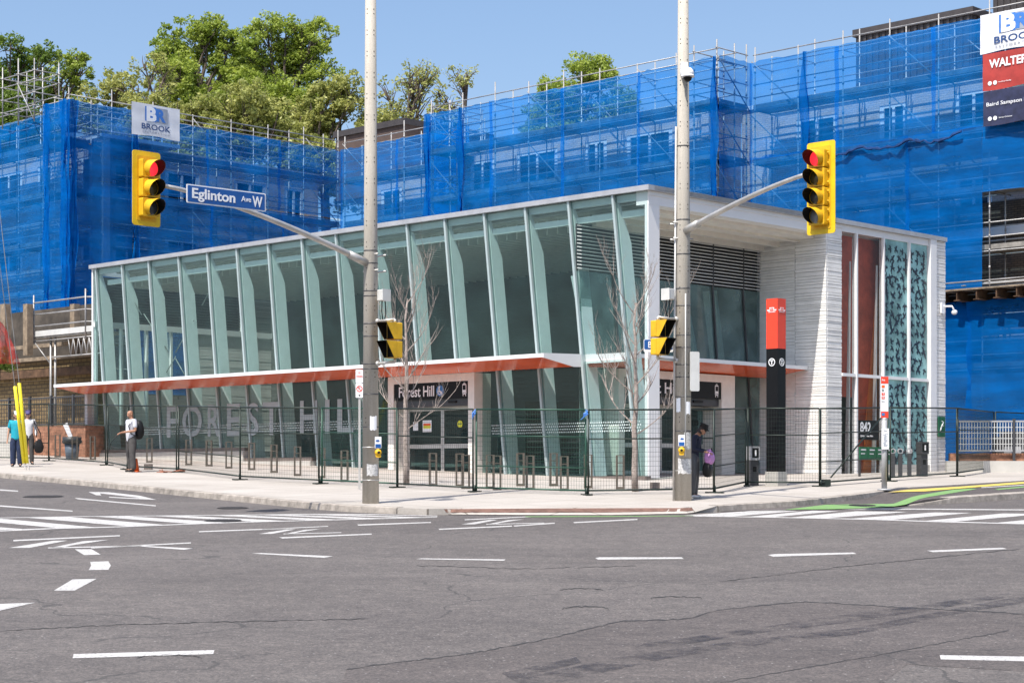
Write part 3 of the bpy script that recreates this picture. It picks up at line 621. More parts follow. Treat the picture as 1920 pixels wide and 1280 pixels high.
# inner screen wall in shade and ceiling fins
mb = MB(ML); mb.box(-LEN + 1.0, 0.6, 6.9, -0.1, 7.8, 6.979); B(mb, 'ceiling', M_CREAM)
for k in range(60):
    x = -LEN + 0.5 + k * 0.38
    if -LEN + 1.0 < x < -2.4:
        mb = MB(ML); mb.box(x, 0.62, 6.5, x + 0.05, 7.7, 6.899); B(mb, 'ceiling_fin', M_CREAM)
o = sheet([tuple((C0 + uL * a + uR * b).xy) for a, b in ((LEN, 0.1), (2.35, 0.1), (2.35, 7.8), (LEN, 7.8))], 0.02, 'floor', mat('station_floor', (0.3, 0.3, 0.29), 0.35), kind='structure')
del o['kind']; o.parent = st; o.location = -ORG[st.name]
# porch screen wall (glass + louvres) at depth 2.31
D = 2.31
MP = frame(C0 + uL * D, uR, uL)
mb = MB(MP); mb.box(0.0, 0.12, 5.36, 7.84, 0.14, 6.6)
n = 13
for q in range(n):
    z = 5.4 + q * 1.2 / n; mb.hexa([(0.0, -.06, z), (7.82, -.06, z), (7.82, .1, z + .03), (0.0, .1, z + .03), (0.0, -.06, z + .028), (7.82, -.06, z + .028), (7.82, .1, z + .055), (0.0, .1, z + .055)])
o = B(mb, 'louvre', [M_DGREY, M_LGREY])
for f, pl in enumerate(o.data.polygons): pl.material_index = 0 if f < 6 else 1
for xx in (1.4, 3.9, 5.57, 6.99):
    mb = MB(MP); mb.box(xx - .02, -.075, 5.36, xx + .02, -.061, 6.6); B(mb, 'louvre_post', M_DGREY)
for k, xx in enumerate((1.3, 2.73, 4.15, 5.57, 6.99)):
    mb = MB(MP); a = xx + 0.45; z0 = 2.9 if 1.2 < a < 6.5 else 0.02
    a = xx + 0.55 * (5.36 - z0) / 5.3
    mb.hexa([(a - .03, -.05, z0), (a + .03, -.05, z0), (a + .03, .05, z0), (a - .03, .05, z0), (xx - .03, -.05, 5.36), (xx + .03, -.05, 5.36), (xx + .03, .05, 5.36), (xx - .03, .05, 5.36)]); B(mb, 'mullion', M_DGREY)
    mb = MB(MP); mb.hexa([(a - .05, .6, z0), (a + .05, .6, z0), (a + .05, 1.05, z0), (a - .05, 1.05, z0), (xx - .5, .6, 5.36), (xx - .4, .6, 5.36), (xx - .4, 1.05, 5.36), (xx - .5, 1.05, 5.36)]); B(mb, 'fin', M_FIN)
for x0, x1, z0, z1 in ((0, 7.84, 3.0, 5.36), (6.7, 7.84, 0.1, 2.9), (0.0, 1.65, 0.05, 2.9)):
    mb = MB(MP); mb.box(x0, 0, z0, x1, 0.024, z1); B(mb, 'glass_pane', M_GLASSP)
# corner frame and fascia round the porch
mb = MB(MR); mb.box(0.02, 0.0, -0.05, 0.46, 0.12, 6.86); B(mb, 'corner_post', M_WHITE)
mb = MB(MR); mb.box(0.02, -0.004, 6.861, 8.64, 0.4, 7.2); mb.box(0.02, -0.03, 7.09, 8.64, -0.005, 7.198); B(mb, 'fascia', M_WHITE)
mb = MB(MR); mb.box(0.46, 0.401, 6.76, 7.85, 2.3, 6.86); mb.box(0.46, 0.9, 6.7, 7.85, 1.04, 6.759); mb.box(0.46, 1.6, 6.62, 7.85, 1.74, 6.759); mb.box(0.46, 2.16, 6.55, 7.85, 2.3, 6.759); B(mb, 'soffit', M_CREAM)
# return wall (faces the long street) and its narrow end
MW = frame(C0 + uR * 7.86, -uL, uR)
clad(MW, -1.06, 0.0, -0.2, 6.86, 0.0, rnd=random.Random(11)); clad(MW, -2.32, -1.075, -0.2, 6.755, 0.0, rnd=random.Random(12))
clad(frame(C0, uR, uL), 7.925, 8.63, -0.2, 6.86, 0.0, rnd=random.Random(11))
# tall window bay
WX = [8.63, 9.35, 10.77, 12.17, 13.28]
for k, x in enumerate(WX[1:4]):
    mb = MB(MR); mb.box(x - .035, -.06, 0.0, x + .035, .1, 7.0); B(mb, 'mullion', M_WHITE)
mb = MB(MR); mb.box(8.633, -.04, 2.86, 13.28, .08, 2.95); B(mb, 'transom', M_WHITE)
mb = MB(MR); mb.box(8.633, -.02, 7.0, 13.6, .3, 7.2); B(mb, 'fascia', M_WHITE)
for k in range(4):
    for z0, z1 in ((0.0 if k < 2 else 0.35, 2.859), (2.951, 7.0)):
        mb = MB(MR); mb.box(WX[k] + (.036 if k else .01), 0.02, z0, WX[k + 1] - .036, 0.044, z1); B(mb, 'window_pane', M_GLASSR if k < 2 else M_BIRDG)
mb = MB(MR); mb.box(8.633, -.05, -0.35, 13.28, .2, -0.001); B(mb, 'plinth', M_CONC)
mb = MB(MR); mb.box(10.8, -.06, 0.0, 13.28, .2, .345); B(mb, 'plinth', M_CONC)
mb = MB(MR); mb.box(13.285, -.1, -0.1, 13.62, .45, 7.33); B(mb, 'corner_post', M_WHITE)
clad(MR, 13.622, 14.2, -0.1, 7.196, -0.05, d=0.3, rnd=random.Random(5))
mb = MB(MR); mb.box(13.63, 0.255, -.3, 14.195, 8.0, 7.19); B(mb, 'side_wall', M_CONC)
# red interior behind the first panes
mb = MB(MR); mb.box(9.1, .4, 2.3, 10.0, .45, 6.98); mb.box(10.06, .4, -.1, 11.6, .45, 6.98); mb.box(8.66, .4, -.1, 9.09, .45, 6.98); B(mb, 'interior_panel', M_REDI)
mb = MB(MR); mb.hexa([(10.2, .33, -.1), (11.25, .33, -.1), (11.25, .38, -.1), (10.2, .38, -.1), (11.0, .33, 5.6), (11.25, .33, 5.6), (11.25, .38, 5.6), (11.0, .38, 5.6)]); B(mb, 'interior_panel', M_ORI)
mb = MB(MR); mb.box(8.64, 2.6, -.1, 13.6, 2.7, 6.98); B(mb, 'interior_wall', mat('dark_interior', (0.05, 0.055, 0.065), 0.6))
for x in (9.13, 10.52):
    mb = MB(MR); mb.hexa([(x - .0, .1, -.1), (x + .06, .1, -.1), (x + .06, .24, -.1), (x - .0, .24, -.1), (x + .1, .1, 6.2), (x + .13, .1, 6.2), (x + .13, .14, 6.2), (x + .1, .14, 6.2)]); B(mb, 'fin', M_FIN)
# bird silhouettes on the two right-hand panes
mb = MB(MR); rb = random.Random(21)
def bird(cx, cz, s, a):
    sh = [(0, .5), (.08, .2), (.5, .32), (.95, .05), (.5, .02), (.15, -.1), (.22, -.55), (0, -.38), (-.2, -.6), (-.13, -.1), (-.45, .0), (-.85, -.12), (-.5, .22), (-.1, .2)]
    q = rb.uniform(.5, 1.1); ca, sa = math.cos(a), math.sin(a)
    mb.prism_y([(cx + s * (x * q * ca - z * sa), cz + s * (x * q * sa + z * ca)) for x, z in sh][::-1], 0.008, 0.019)
for x0, x1 in ((10.83, 12.12), (12.22, 13.2)):
    z = 0.5
    while z < 6.9:
        x = x0 + rb.uniform(.05, .2)
        while x < x1 - 0.05:
            if not (2.72 < z < 3.08): bird(x, z + rb.uniform(-.05, .05), rb.uniform(.19, .27), rb.uniform(-2.6, 2.6))
            x += rb.uniform(.27, .38)
        z += 0.27
B(mb, 'bird_pattern', M_BIRD)
# canopies
def canopy(M, x0, x1, yf, yw, cut0=0, cut1=0):
    mb = MB(M); p = [(yf, 3.03), (yf, 3.13), (yw, 3.165), (yw, 3.06)]
    vs = [(x0, y, z) for y, z in p] + [(x1, y, z) for y, z in p]
    mb.add(vs, [(0, 1, 2, 3), (7, 6, 5, 4), (0, 4, 5, 1), (1, 5, 6, 2), (2, 6, 7, 3), (3, 7, 4, 0)]); c = B(mb, 'canopy', M_WHITE)
    mb = MB(M); p = [(yf + .03, 3.028), (yw, 3.058), (yw, 2.85), (yw - .25, 2.84)]
    vs = [(x0 + .02, y, z) for y, z in p] + [(x1 - .02, y, z) for y, z in p]
    mb.add(vs, [(0, 1, 2, 3), (7, 6, 5, 4), (0, 4, 5, 1), (1, 5, 6, 2), (2, 6, 7, 3), (3, 7, 4, 0)]); mb.build('canopy_soffit', M_RED, c)
    return c
c1 = canopy(ML, -25.2, -2.22, -1.5, -0.075)
mb = MB(ML); mb.add([(-2.235, -1.5, 3.02), (-2.235, -1.5, 3.135), (-2.235, -.075, 3.17), (-2.235, -.075, 2.84), (-2.235, -.33, 2.83), (-2.2, -1.5, 3.02), (-2.2, -1.5, 3.135), (-2.2, -.075, 3.17), (-2.2, -.075, 2.84), (-2.2, -.33, 2.83)],
   [(0, 1, 2, 3, 4), (9, 8, 7, 6, 5), (0, 5, 6, 1), (1, 6, 7, 2), (2, 7, 8, 3), (3, 8, 9, 4), (4, 9, 5, 0)]); mb.build('end_panel', M_WHITE, c1)
c2 = canopy(MP, 0.12, 7.84, -1.7, -0.08)
mb = MB(MP); mb.box(0.08, -1.7, 2.93, 0.118, -.08, 3.16); mb.build('end_panel', M_WHITE, c2)
mb = MB(ML); mb.box(-LEN - 0.05, -0.3, 0.3, -LEN + 0.12, -0.12, 2.84); B(mb, 'downpipe', M_LGREY)
# entrance portals
def portal(M, x0, x1, z0, prot, jr):
    y = -prot
    p = MB(M); p.box(x0, y, 2.62, x1, .35, 2.83); pf = B(p, 'entrance_frame', M_CREAM)
    for a, b in ((x0, x0 + .24), (x1 - jr, x1)):
        p = MB(M); p.box(a, y, z0, b, .35, 2.619); p.build('jamb', M_CREAM, pf)
    xi0, xi1 = x0 + .242, x1 - jr - .002; wd = xi1 - xi0
    p = MB(M); p.box(xi0, y + .02, 2.15, xi1, y + .12, 2.615); sg = p.build('sign_panel', M_BLKG, pf)
    p = MB(M); p.text('Forest Hill', xi0 + .31 * wd, 2.38, .48 * wd, .3, y + .017, .006, .012); p.build('lettering', M_WHT, sg)
    p = MB(M); p.disc(xi0 + .63 * wd, 2.38, .15, y + .008, y + .018); p.build('wheelchair_sign', M_ICONB, sg)
    cx = xi0 + .63 * wd; p = MB(M); yy = y + .004
    p.disc(cx - .01, 2.475, .024, yy - .003, yy + .003, 10); p.ring(cx - .015, 2.33, .045, .062, yy - .003, yy + .003, 18)
    p.hexa([(cx - .02, yy - .004, 2.33), (cx + .0, yy - .004, 2.33), (cx, yy + .002, 2.33), (cx - .02, yy + .002, 2.33), (cx - .02, yy - .004, 2.44), (cx + .0, yy - .004, 2.44), (cx, yy + .002, 2.44), (cx - .02, yy + .002, 2.44)])
    p.box(cx - .0, yy - .004, 2.34, cx + .07, yy + .002, 2.36); p.box(cx + .05, yy - .0045, 2.28, cx + .07, yy + .0022, 2.355); p.build('icon', M_WHT, sg)
    cx = xi0 + .95 * wd; p = MB(M); p.rbox(cx - .075, yy + .002, 2.25, cx + .075, yy + .014, 2.54, .04); p.box(cx - .03, yy + .002, 2.555, cx + .03, yy + .014, 2.57); p.box(cx - .06, yy + .002, 2.2, cx - .04, yy + .014, 2.25); p.box(cx + .04, yy + .002, 2.2, cx + .06, yy + .014, 2.25); p.build('icon', M_WHT, sg)
    p = MB(M); p.box(cx - .055, yy - .004, 2.37, cx + .055, yy + .001, 2.5); p.box(cx - .05, yy - .004, 2.28, cx - .02, yy + .001, 2.3); p.box(cx + .02, yy - .004, 2.28, cx + .05, yy + .001, 2.3); p.build('icon', M_BLKG, sg)
    p = MB(M); p.box(xi0, y + .1, 1.95, xi1, .3, 2.148); p.build('door_header', M_DGREY, pf)
    p = MB(M); p.box(xi0 + wd * .72, y + .06, 2.03, xi0 + wd * .82, y + .1, 2.09); p.build('sensor', M_BLK, pf)
    nl = 2
    p = MB(M); p.box(xi0, .1, z0, xi0 + wd * .06, .16, 1.95); p.build('door_frame', M_GALV, pf)
    for k in range(nl):
        a = xi0 + wd * (.06 + .47 * k); b = a + wd * .47 - .01
        d = MB(M)
        for q in ((a, z0, a + .06, 1.95), (b - .06, z0, b, 1.95), (a + .06, 1.84, b - .06, 1.95), (a + .06, .78, b - .06, .9), (a + .06, z0, b - .06, z0 + .12)): d.box(q[0], .1, q[1], q[2], .15, q[3])
        dr = d.build('sliding_door', M_GALV, pf)
        d = MB(M); d.box(a + .061, .115, z0 + .121, b - .061, .135, .779); d.box(a + .061, .115, .901, b - .061, .135, 1.839); d.build('glass_pane', M_GLASSD, dr)
        if k == 0:
            d = MB(M); d.box(a + .22, .09, 1.3, a + .42, .099, 1.55); d.build('notice', M_WHT, dr)
            d = MB(M); d.box(a + .62, .09, 1.25, a + .98, .099, 1.58); d.build('notice', M_WHT, dr)
            d = MB(M); d.box(a + .65, .083, 1.43, a + .95, .0895, 1.49); d.build('notice_band', M_RED, dr); d = MB(M); d.box(a + .65, .083, 1.35, a + .95, .0895, 1.428); d.build('notice_band', M_YELS, dr)
        else:
            d = MB(M); d.disc((a + b) / 2, 1.45, .1, .09, .1); ys = d.build('round_sticker', M_YELS, dr)
            d = MB(M); d.box((a + b) / 2 - .08, .086, 1.44, (a + b) / 2 + .08, .0895, 1.46); d.build('sticker_band', M_GREENP, ys)
            d = MB(M); d.box(b - .45, .16, 1.42, b - .2, .2, 1.58); d.build('door_control', M_BLK, dr)
    return pf
portal(ML, -9.45, -5.93, -0.02, 0.3, .24)
portal(MP, tR(1160, 1.81), tR(1378, 1.81), 0.03, 0.5, tR(1378, 1.81) - tR(1353, 1.81))
# dots and big letters on the long facade glass
mb = MB(ML)
for r in range(4):
    k = 0
    x = -23.0
    while x < -0.35:
        x += 0.075
        if -10.2 < x < -5.6: continue
        zz = (1.38 if x > -10 else 1.62) - r * .075; xx = x + (.0375 if r % 2 else 0)
        s = .021; mb.add([(xx - s, -.012, zz), (xx, -.012, zz - s), (xx + s, -.012, zz), (xx, -.012, zz + s), (xx - s, -.002, zz), (xx, -.002, zz - s), (xx + s, -.002, zz), (xx, -.002, zz + s)], [(0, 1, 2, 3), (7, 6, 5, 4), (0, 4, 5, 1), (1, 5, 6, 2), (2, 6, 7, 3), (3, 7, 4, 0)])
B(mb, 'dot_band', M_DOT)
for ch, u0, u1 in (('F', 314, 336), ('O', 343, 380), ('R', 391, 414), ('E', 427, 452), ('S', 464, 486), ('T', 494, 526), ('H', 564, 596), ('I', 611, 619), ('L', 634, 664), ('L', 681, 708)):
    a, b = -tL(u0), -tL(u1); mb = MB(ML); mb.text(ch, (a + b) / 2, 1.78, abs(b - a), 1.02, -.012, .02, .014); B(mb, 'letter', M_LETTER)
# tie rods behind the fins at the left
for (u0, v0), (u1, v1) in (((200, 522), (240, 590)), ((395, 495), (352, 572)), ((244, 588), (290, 660)), ((337, 600), (303, 660)), ((303, 672), (322, 706)), ((303, 668), (280, 708))):
    mb = MB(ML); mb.tube((-tL(u0) + .3, .35, hL(u0, v0)), (-tL(u1) + .3, .35, hL(u1, v1)), .018); B(mb, 'tie_rod', M_STEEL)
# wall sign 842, green bins, wall camera, wall plate
p = MB(MR); p.box(9.5, -.012, 1.05, 10.55, .019, 1.62); pl = B(p, 'number_plate', M_BLKG)
p = MB(MR); p.text('842', 9.84, 1.42, .56, .3, -.013, .005, .02); p.build('lettering', M_WHT, pl)
p = MB(MR); p.text('Eglinton Avenue West', 9.9, 1.16, .68, .075, -.013, .005); p.build('lettering', M_WHT, pl)
def camthing(c, M3, label):
    t = thing('security_camera', c, label, 'camera')
    p = MB(M3); p.rbox(-.1, -.05, -.02, .1, 0.0, .3, .03); p.build('bracket', M_WHT, t)
    p = MB(M3); p.path([(0.05, -.05, .2), (.16, -.25, .2), (.2, -.3, .1)], .03); p.build('arm', M_WHT, t)
    p = MB(M3); p.tube((.1, -.35, .0), (.32, -.28, .03), .07, .07, 10); p.build('housing', M_WHT, t)
q = C0 + uR * 13.95 - uL * .08 + V(0, 0, 5.0); camthing(q, frame(q, uR, uL), 'white camera high on the right end wall of the station')
q = C0 + uR * 13.9 - uL * .09 + V(0, 0, 1.2); p = MB(frame(q, uR, uL)); p.rbox(-.2, -.02, 0, .2, 0, .62, .02)
es = p.build('wall_sign', M_GREENP, loc=q, label='green exit panel with white running mark on the right end wall of the station', cat='sign')
p = MB(frame(q, uR, uL)); p.tube((-.05, -.024, .28), (.08, -.024, .45), .02); p.tube((-.05, -.024, .28), (-.1, -.024, .18), .018); p.tube((0, -.024, .36), (.09, -.024, .34), .016); p.tube((.08, -.024, .45), (.0, -.024, .48), .014); p.build('running_mark', M_WHT, es)
# ------------------------------------------------------------------ buildings in scaffolding behind
bl = thing('brick_building', V(0, 84, 1), 'U-shaped brick apartment building wrapped in blue netted scaffolding behind the station', 'building')
ZB = 14.6
def wallrun(P0, d, n_in, L, wins, rows, z0=0.6, thick=0.35, off=1.75, m=None, zt=ZB, ext0=0, ext1=0):
    M = frame(V(P0.x, P0.y, 0), d, n_in)
    mb = MB(M); xs = [-ext0]; xcuts = []
    for x, wd in wins: xcuts.append((x, x + wd))
    zc = z0
    for (a, b) in sorted(rows):
        mb.box(-ext0, off, zc, L + ext1, off + thick, a)
        x = -ext0
        for (p, q) in xcuts:
            if p > x: mb.box(x, off, a, p, off + thick, b)
            x = q
        if x < L + ext1: mb.box(x, off, a, L + ext1, off + thick, b)
        zc = b
    mb.box(-ext0, off, zc, L + ext1, off + thick, zt)
    mb.build('wall', m or M_BRICK, bl)
    mb = MB(M); mb.box(-ext0, off - .08, zt, L + ext1, off + 4, zt + .16); mb.build('parapet_cap', M_WHITE, bl)
    for (a, b) in rows:
        for (p, q) in xcuts:
            mb = MB(M); t = .19; y = off + .02
            for bx in ((p, a, p + t, b), (q - t, a, q, b), (p + t, a, q - t, a + .1), (p + t, b - .1, q - t, b), ((p + q) / 2 - .06, a + .1, (p + q) / 2 + .06, b - .1)): mb.box(bx[0], y, bx[1], bx[2], y + .12, bx[3])
            wf = mb.build('window', M_WHITE, bl)
            mb = MB(M); mb.box(p + t + .002, y + .05, a + .102, q - t - .002, y + .07, b - .102); mb.build('pane', M_WIN, wf)
def windows(L, seed, gap=1.5):
    r = random.Random(seed); x = 0.9; out = []
    while x < L - 2: 
        wd = r.choice((1.2, 1.5, 1.9, 2.4)); out.append((x, wd)); x += wd + r.uniform(1.0, 2.2) * gap / 1.5
    return out
ROWS = [(12.4, 13.9), (9.3, 10.8), (6.2, 7.7)]
CO = V(-8.25, 88.2, 0)           # inner corner
rC = -uR; runs = {}
A0 = CO - uR * 15.2              # outer corner of the left wing
E0 = V(-3.72, 80.35, 0); E1 = E0 - uL * 16.04; G0 = E1 + uR * 2.1
wallrun(A0, uL, uR, 14, windows(13, 1), ROWS, z0=6.0, ext0=0)
wallrun(CO, -uR, uL, 15.2, windows(15, 2), ROWS, ext1=-1.8)
wallrun(CO - uL * 0, -uL, uR, 8.7, windows(8, 3), ROWS)
wallrun(E0, -uL, uR, 16.04, windows(15.5, 4), ROWS, ext0=0, ext1=-1.8)
wallrun(G0, -uL, uR, 17, windows(16.5, 5), ROWS, z0=-.5, ext0=1.75)
wallrun(E1, uR, uL, 2.1, [], ROWS[:1], ext0=-1.7, ext1=1.7)
mb = MB(frame(G0, -uL, uR)); mb.box(5.2, 1.66, 5.2, 17.1, 1.74, 9.8); mb.build('brown_brick_wall', M_BRICKD, bl)
mb = MB(frame(G0, -uL, uR)); mb.box(5.2, 1.5, 8.55, 17, 1.65, 8.9); mb.build('stone_band', M_WHITE, bl)
def pent(u0, v0, Y, L, D_, zb, name, label, m, ribs=True):
    p = P(u0, v0, Y); M = frame(V(p.x, p.y, 0), -uL, uR)
    t = thing(name, V(p.x, p.y, zb), label, 'rooftop structure')
    mb = MB(M); mb.box(0, 0, zb, L, D_, p.z - .3)
    if ribs:
        k = 0.1
        while k < L - .1: mb.box(k, -.05, zb, k + .12, -.001, p.z - .3); k += .3
        k = .1
        while k < D_ - .1: mb.box(L + .001, k, zb, L + .05, k + .12, p.z - .3); k += .3
    mb.build('wall', m, t)
    mb = MB(M); mb.box(-.1, -.12, p.z - .299, L + .12, D_ + .1, p.z); mb.build('roof_edge', M_PENT, t)
pent(1605, 57, 76, 5.4, 6, 14.8, 'rooftop_penthouse', 'dark ribbed metal penthouse on the roof behind the right netting, left of the white banner', M_PENT)
pent(1862, -25, 78, 9, 6, 14.8, 'rooftop_penthouse', 'dark ribbed penthouse rising out of frame above the white banner at top right', M_PENT)
pent(630, 248, 93, 5.2, 6, 14.0, 'rooftop_structure', 'low brown roof between the trees behind the left concrete pole', M_ROOFB, False)

LIFTS = [14.15, 12.05, 9.95, 7.85, 5.75, 3.65]
rs = random.Random(5)
def scaffold(P0, d, n_in, L, zb, zt, label, nets, bay=2.05, ext=0.7, brace=1, folds=()):
    P0 = V(P0.x, P0.y, 0); M = frame(P0, d, n_in)
    t = thing('scaffolding', P0 + V(0, 0, zb), label, 'scaffolding', 'netted scaffolds wrapped round the brick building')
    nb = max(1, round(L / bay)); bay = L / nb
    lifts = [z for z in LIFTS if zb - .2 < z < zt - .6]
    mb = MB(M); mb.tube((.12, .12, zb), (.12, .12, zt + ext), .028)
    for z in lifts:
        for dz in (0, .5, 1.0, 1.5): mb.tube((.12, .12, z + dz - .05), (.12, .12, z + dz + .05), .04)
    s0 = mb.build('standard', M_STEEL, t)
    for i in range(nb + 1):
        for j, y in enumerate((0, 1.1)):
            if i == 0 and j == 0: continue
            place(s0, t, d * (i * (L - .24) / nb) + n_in * y + V(0, 0, rs.uniform(-.35, .25)))
    for z in lifts + [zt - .05]:
        for dz in ((0, .5, 1.0) if z != zt - .05 else (0, .45)):
            for y in (.12, 1.22):
                mb = MB(M); mb.tube((.03, y, z + dz), (L - .03, y, z + dz), .024); mb.build('ledger', M_STEEL, t)
        if z != zt - .05:
            mb = MB(M); mb.box(0, .2, z + .03, L, 1.15, z + .07); mb.box(0, .17, z + .071, L, .195, z + .24)
            for i in range(nb + 1): mb.tube((.12 + i * (L - .24) / nb, .1, z), (.12 + i * (L - .24) / nb, 1.6, z), .024)
            mb.build('deck', M_DECKB, t)
        else:
            for i in range(nb + 1):
                mb = MB(M); mb.tube((.12 + i * (L - .24) / nb, .1, z), (.12 + i * (L - .24) / nb, 1.35, z), .024); mb.build('transom', M_STEEL, t)
    for i in range(0, nb, 3):
        for k, z in enumerate(lifts[:-1] + ([lifts[-1]] if lifts[-1] - 2.1 > zb else [])):
            if brace > 0: a, b = (i * bay, .06, z + 1.9), (min(L, (i + 1) * bay), .06, z)
            else: a, b = (min(L, (i + 1) * bay), .06, z + 1.9), (i * bay, .06, z)
            mb = MB(M); mb.tube(a, b, .024); mb.build('brace', M_STEEL, t)
            if i + 2 < nb and (i + k) % 2:
                mb = MB(M); mb.tube(((i + 1.2) * bay, 1.3, z + 1.6), ((i + 2) * bay, 1.3, z + .1), .022); mb.build('brace', M_STEEL, t)
    for (x0, x1, z0, z1, m) in nets:
        wdt = 4.1; x = x0
        while x < x1 - .05:
            xe = min(x1, x + wdt); a = x - (.16 if x > x0 else 0); nx = max(3, int((xe - a) / .25)); nz = max(3, int((z1 - z0) / .25))
            ph = rs.uniform(0, 9); mb = MB(M); mb.sm = True; vs = []; uvs = []
            for j in range(nz + 1):
                for i in range(nx + 1):
                    X = a + (xe - a) * i / nx; Z = z0 + (z1 - z0) * j / nz
                    near = abs(((X / bay) + .5) % 1 - .5) * bay; zz = min(abs(Z - q - dz) for q in lifts for dz in (0, 1.0, 1.5))
                    y = -.07 - (.06 * math.sin(X * 2.3 + ph + .6 * math.sin(Z * 1.1)) + .03 * math.sin(X * 5.1 + Z * 3.7 + ph)) * min(1, near * 2) - .04 * math.sin(Z * 3.1 + X * .8 + ph) * min(1, zz * 2.5) - (.02 if x > x0 else 0) + rs.uniform(-.012, .012)
                    edge = (rs.uniform(-.05, .03) if j == nz else 0)
                    vs.append((X, y, Z + edge)); uvs.append((X + ph * 10, Z))
            mb.add(vs, [(j * (nx + 1) + i, j * (nx + 1) + i + 1, (j + 1) * (nx + 1) + i + 1, (j + 1) * (nx + 1) + i) for j in range(nz) for i in range(nx)], uvs)
            mb.build('netting', m, t); x = xe
    for x in folds:                      # net bunched up into a hanging fold
        mb = MB(M); nf = 7; nz = 30; vs = []; z0, z1 = nets[0][2], nets[0][3]
        for j in range(nz + 1):
            Z = z0 + (z1 - z0) * j / nz; wv = .2 + .08 * math.sin(Z * 1.3 + x)
            for i in range(nf + 1): vs.append((x + wv * (i / nf - .5) * 1.6 + .05 * math.sin(Z * 2 + i), -.1 - (.09 if i % 2 else 0) - rs.uniform(0, .02), Z))
        mb.sm = True; mb.add(vs, [(j * (nf + 1) + i, j * (nf + 1) + i + 1, (j + 1) * (nf + 1) + i + 1, (j + 1) * (nf + 1) + i) for j in range(nz) for i in range(nf)]); mb.build('net_fold', M_NETD, t)
    return t
scaffold(A0, uL, uR, 14.3, 6.0, 15.6, 'netted scaffold on the front of the left wing, cut by the left edge', [(-.2, 1.5, 6.3, 15.95, M_NETD), (1.5, 14.3, 6.1, 15.55, M_NET)], brace=-1, ext=.5, folds=(.1, 1.45))
scaffold(A0, uR, uL, 15.2, 3.6, 15.8, 'netted scaffold on the flank of the left wing behind the small white banner', [(-.1, 3.2, 6.6, 15.95, M_NETD), (3.2, 15.2, 12.4, 15.7, M_NET), (3.4, 15.2, 3.6, 12.35, M_NET)], brace=1, folds=(.15, 3.3))
scaffold(CO, -uL, uR, 8.7, 3.6, 15.7, 'netted scaffold at the back of the courtyard, seen just right of the left pole', [(0, 8.9, 3.6, 15.75, M_NET)])
scaffold(E0, -uL, uR, 16.04, 3.6, 15.85, 'long netted scaffold directly above the station roof, left of the right pole', [(0, 16.04, 3.6, 15.9, M_NET)], folds=(.1, 2.2, 16.0))
scaffold(E0 + uR * 2.3, -uR, -uL, 2.2, 3.6, 15.85, 'narrow netted scaffold return closing the left end of the long run above the station', [(0, 2.2, 3.6, 15.9, M_NET)])
scaffold(E1, uR, uL, 2.1, 3.6, 15.9, 'short netted scaffold return at the step right of the right pole', [(0, 2.1, 3.6, 16.0, M_NET)])
GS = scaffold(G0, -uL, uR, 16.4, 3.6, 15.9, 'netted scaffold on the right wing carrying the big banners', [(0, 16.4, 12.2, 16.0, M_NET), (0, 3.0, 3.6, 12.3, M_NET), (3.0, 10.05, 3.6, 12.25, M_NETD), (10.05, 16.4, 9.9, 12.2, M_NETD)], folds=(2.6,))
# sagging bottom hem where the upper net overlaps the heavy one
def hem(P0, d, n_in, x0, x1, z, label_parent, dip=.25):
    M = frame(V(P0.x, P0.y, 0), d, n_in); mb = MB(M); n = int((x1 - x0) / .15); pts = []
    for i in range(n + 1):
        x = x0 + (x1 - x0) * i / n; pts.append((x, -.2 - rs.uniform(0, .03), z - dip * abs(math.sin((x - x0) * 1.5)) * rs.uniform(.7, 1) + rs.uniform(-.03, .03)))
    mb.path(pts, [rs.uniform(.03, .075) for _ in pts], 5); mb.build('net_hem', M_NETH, label_parent)
# lower netted screen on the right, steel beam row above it
RB = G0 - uL * 6.2 - uR * 1.2
LIFTS2 = LIFTS; 
scaffold(V(RB.x, RB.y, 0), -uL, uR, 11, -.2, 6.3, 'heavy blue netted screen below the row of steel beams at right', [(0, 11, -.1, 6.0, M_NETD)], ext=-.2)
hem(G0, -uL, uR, 3.0, 9.3, 12.1, GS)
t = thing('beam_platform', V(RB.x, RB.y, 6.1), 'row of rusty steel beam ends under timber boards at right behind the station', 'platform')
M = frame(V(RB.x, RB.y, 6.3) - uR * .1, -uL, uR)
for k in range(15):
    x = .1 + k * .75
    mb = MB(M); mb.box(x - .02, -.5, -.28, x + .02, 2, .0); mb.box(x - .12, -.5, -.31, x + .12, 2, -.281); mb.box(x - .12, -.5, .001, x + .12, 2, .03); mb.build('beam', M_RUSTB, t)
mb = MB(M); mb.box(-.2, -.55, .031, 11.2, 2, .09); mb.build('boards', M_WOOD, t)
# open scaffold tower standing above the netting at the far left
q0 = P(5, 892, 80); M = frame(V(q0.x, q0.y, 0), -uL, uR); t = thing('scaffold_tower', V(q0.x, q0.y, 15.2), 'open tube scaffold tower without netting above the left wing at the left edge', 'scaffolding')
for x in (0, 1.3, 2.6):
    for y in (0, 1.2):
        mb = MB(M); mb.tube((x, y, 15.2), (x, y, 17.9 if x != 1.3 or y else 18.1), .028); mb.build('standard', M_STEEL, t)
for z in (15.9, 16.45, 17.0, 17.4):
    for a, b in (((-.1, 0), (2.7, 0)), ((-.1, 1.2), (2.7, 1.2)), ((0, -.1), (0, 1.3)), ((1.3, -.1), (1.3, 1.3)), ((2.6, -.1), (2.6, 1.3))):
        mb = MB(M); mb.tube((a[0], a[1], z), (b[0], b[1], z), .024); mb.build('ledger', M_STEEL, t)
mb = MB(M); mb.tube((1.3, -.04, 17.0), (2.6, -.04, 15.3), .024); mb.build('brace', M_STEEL, t)
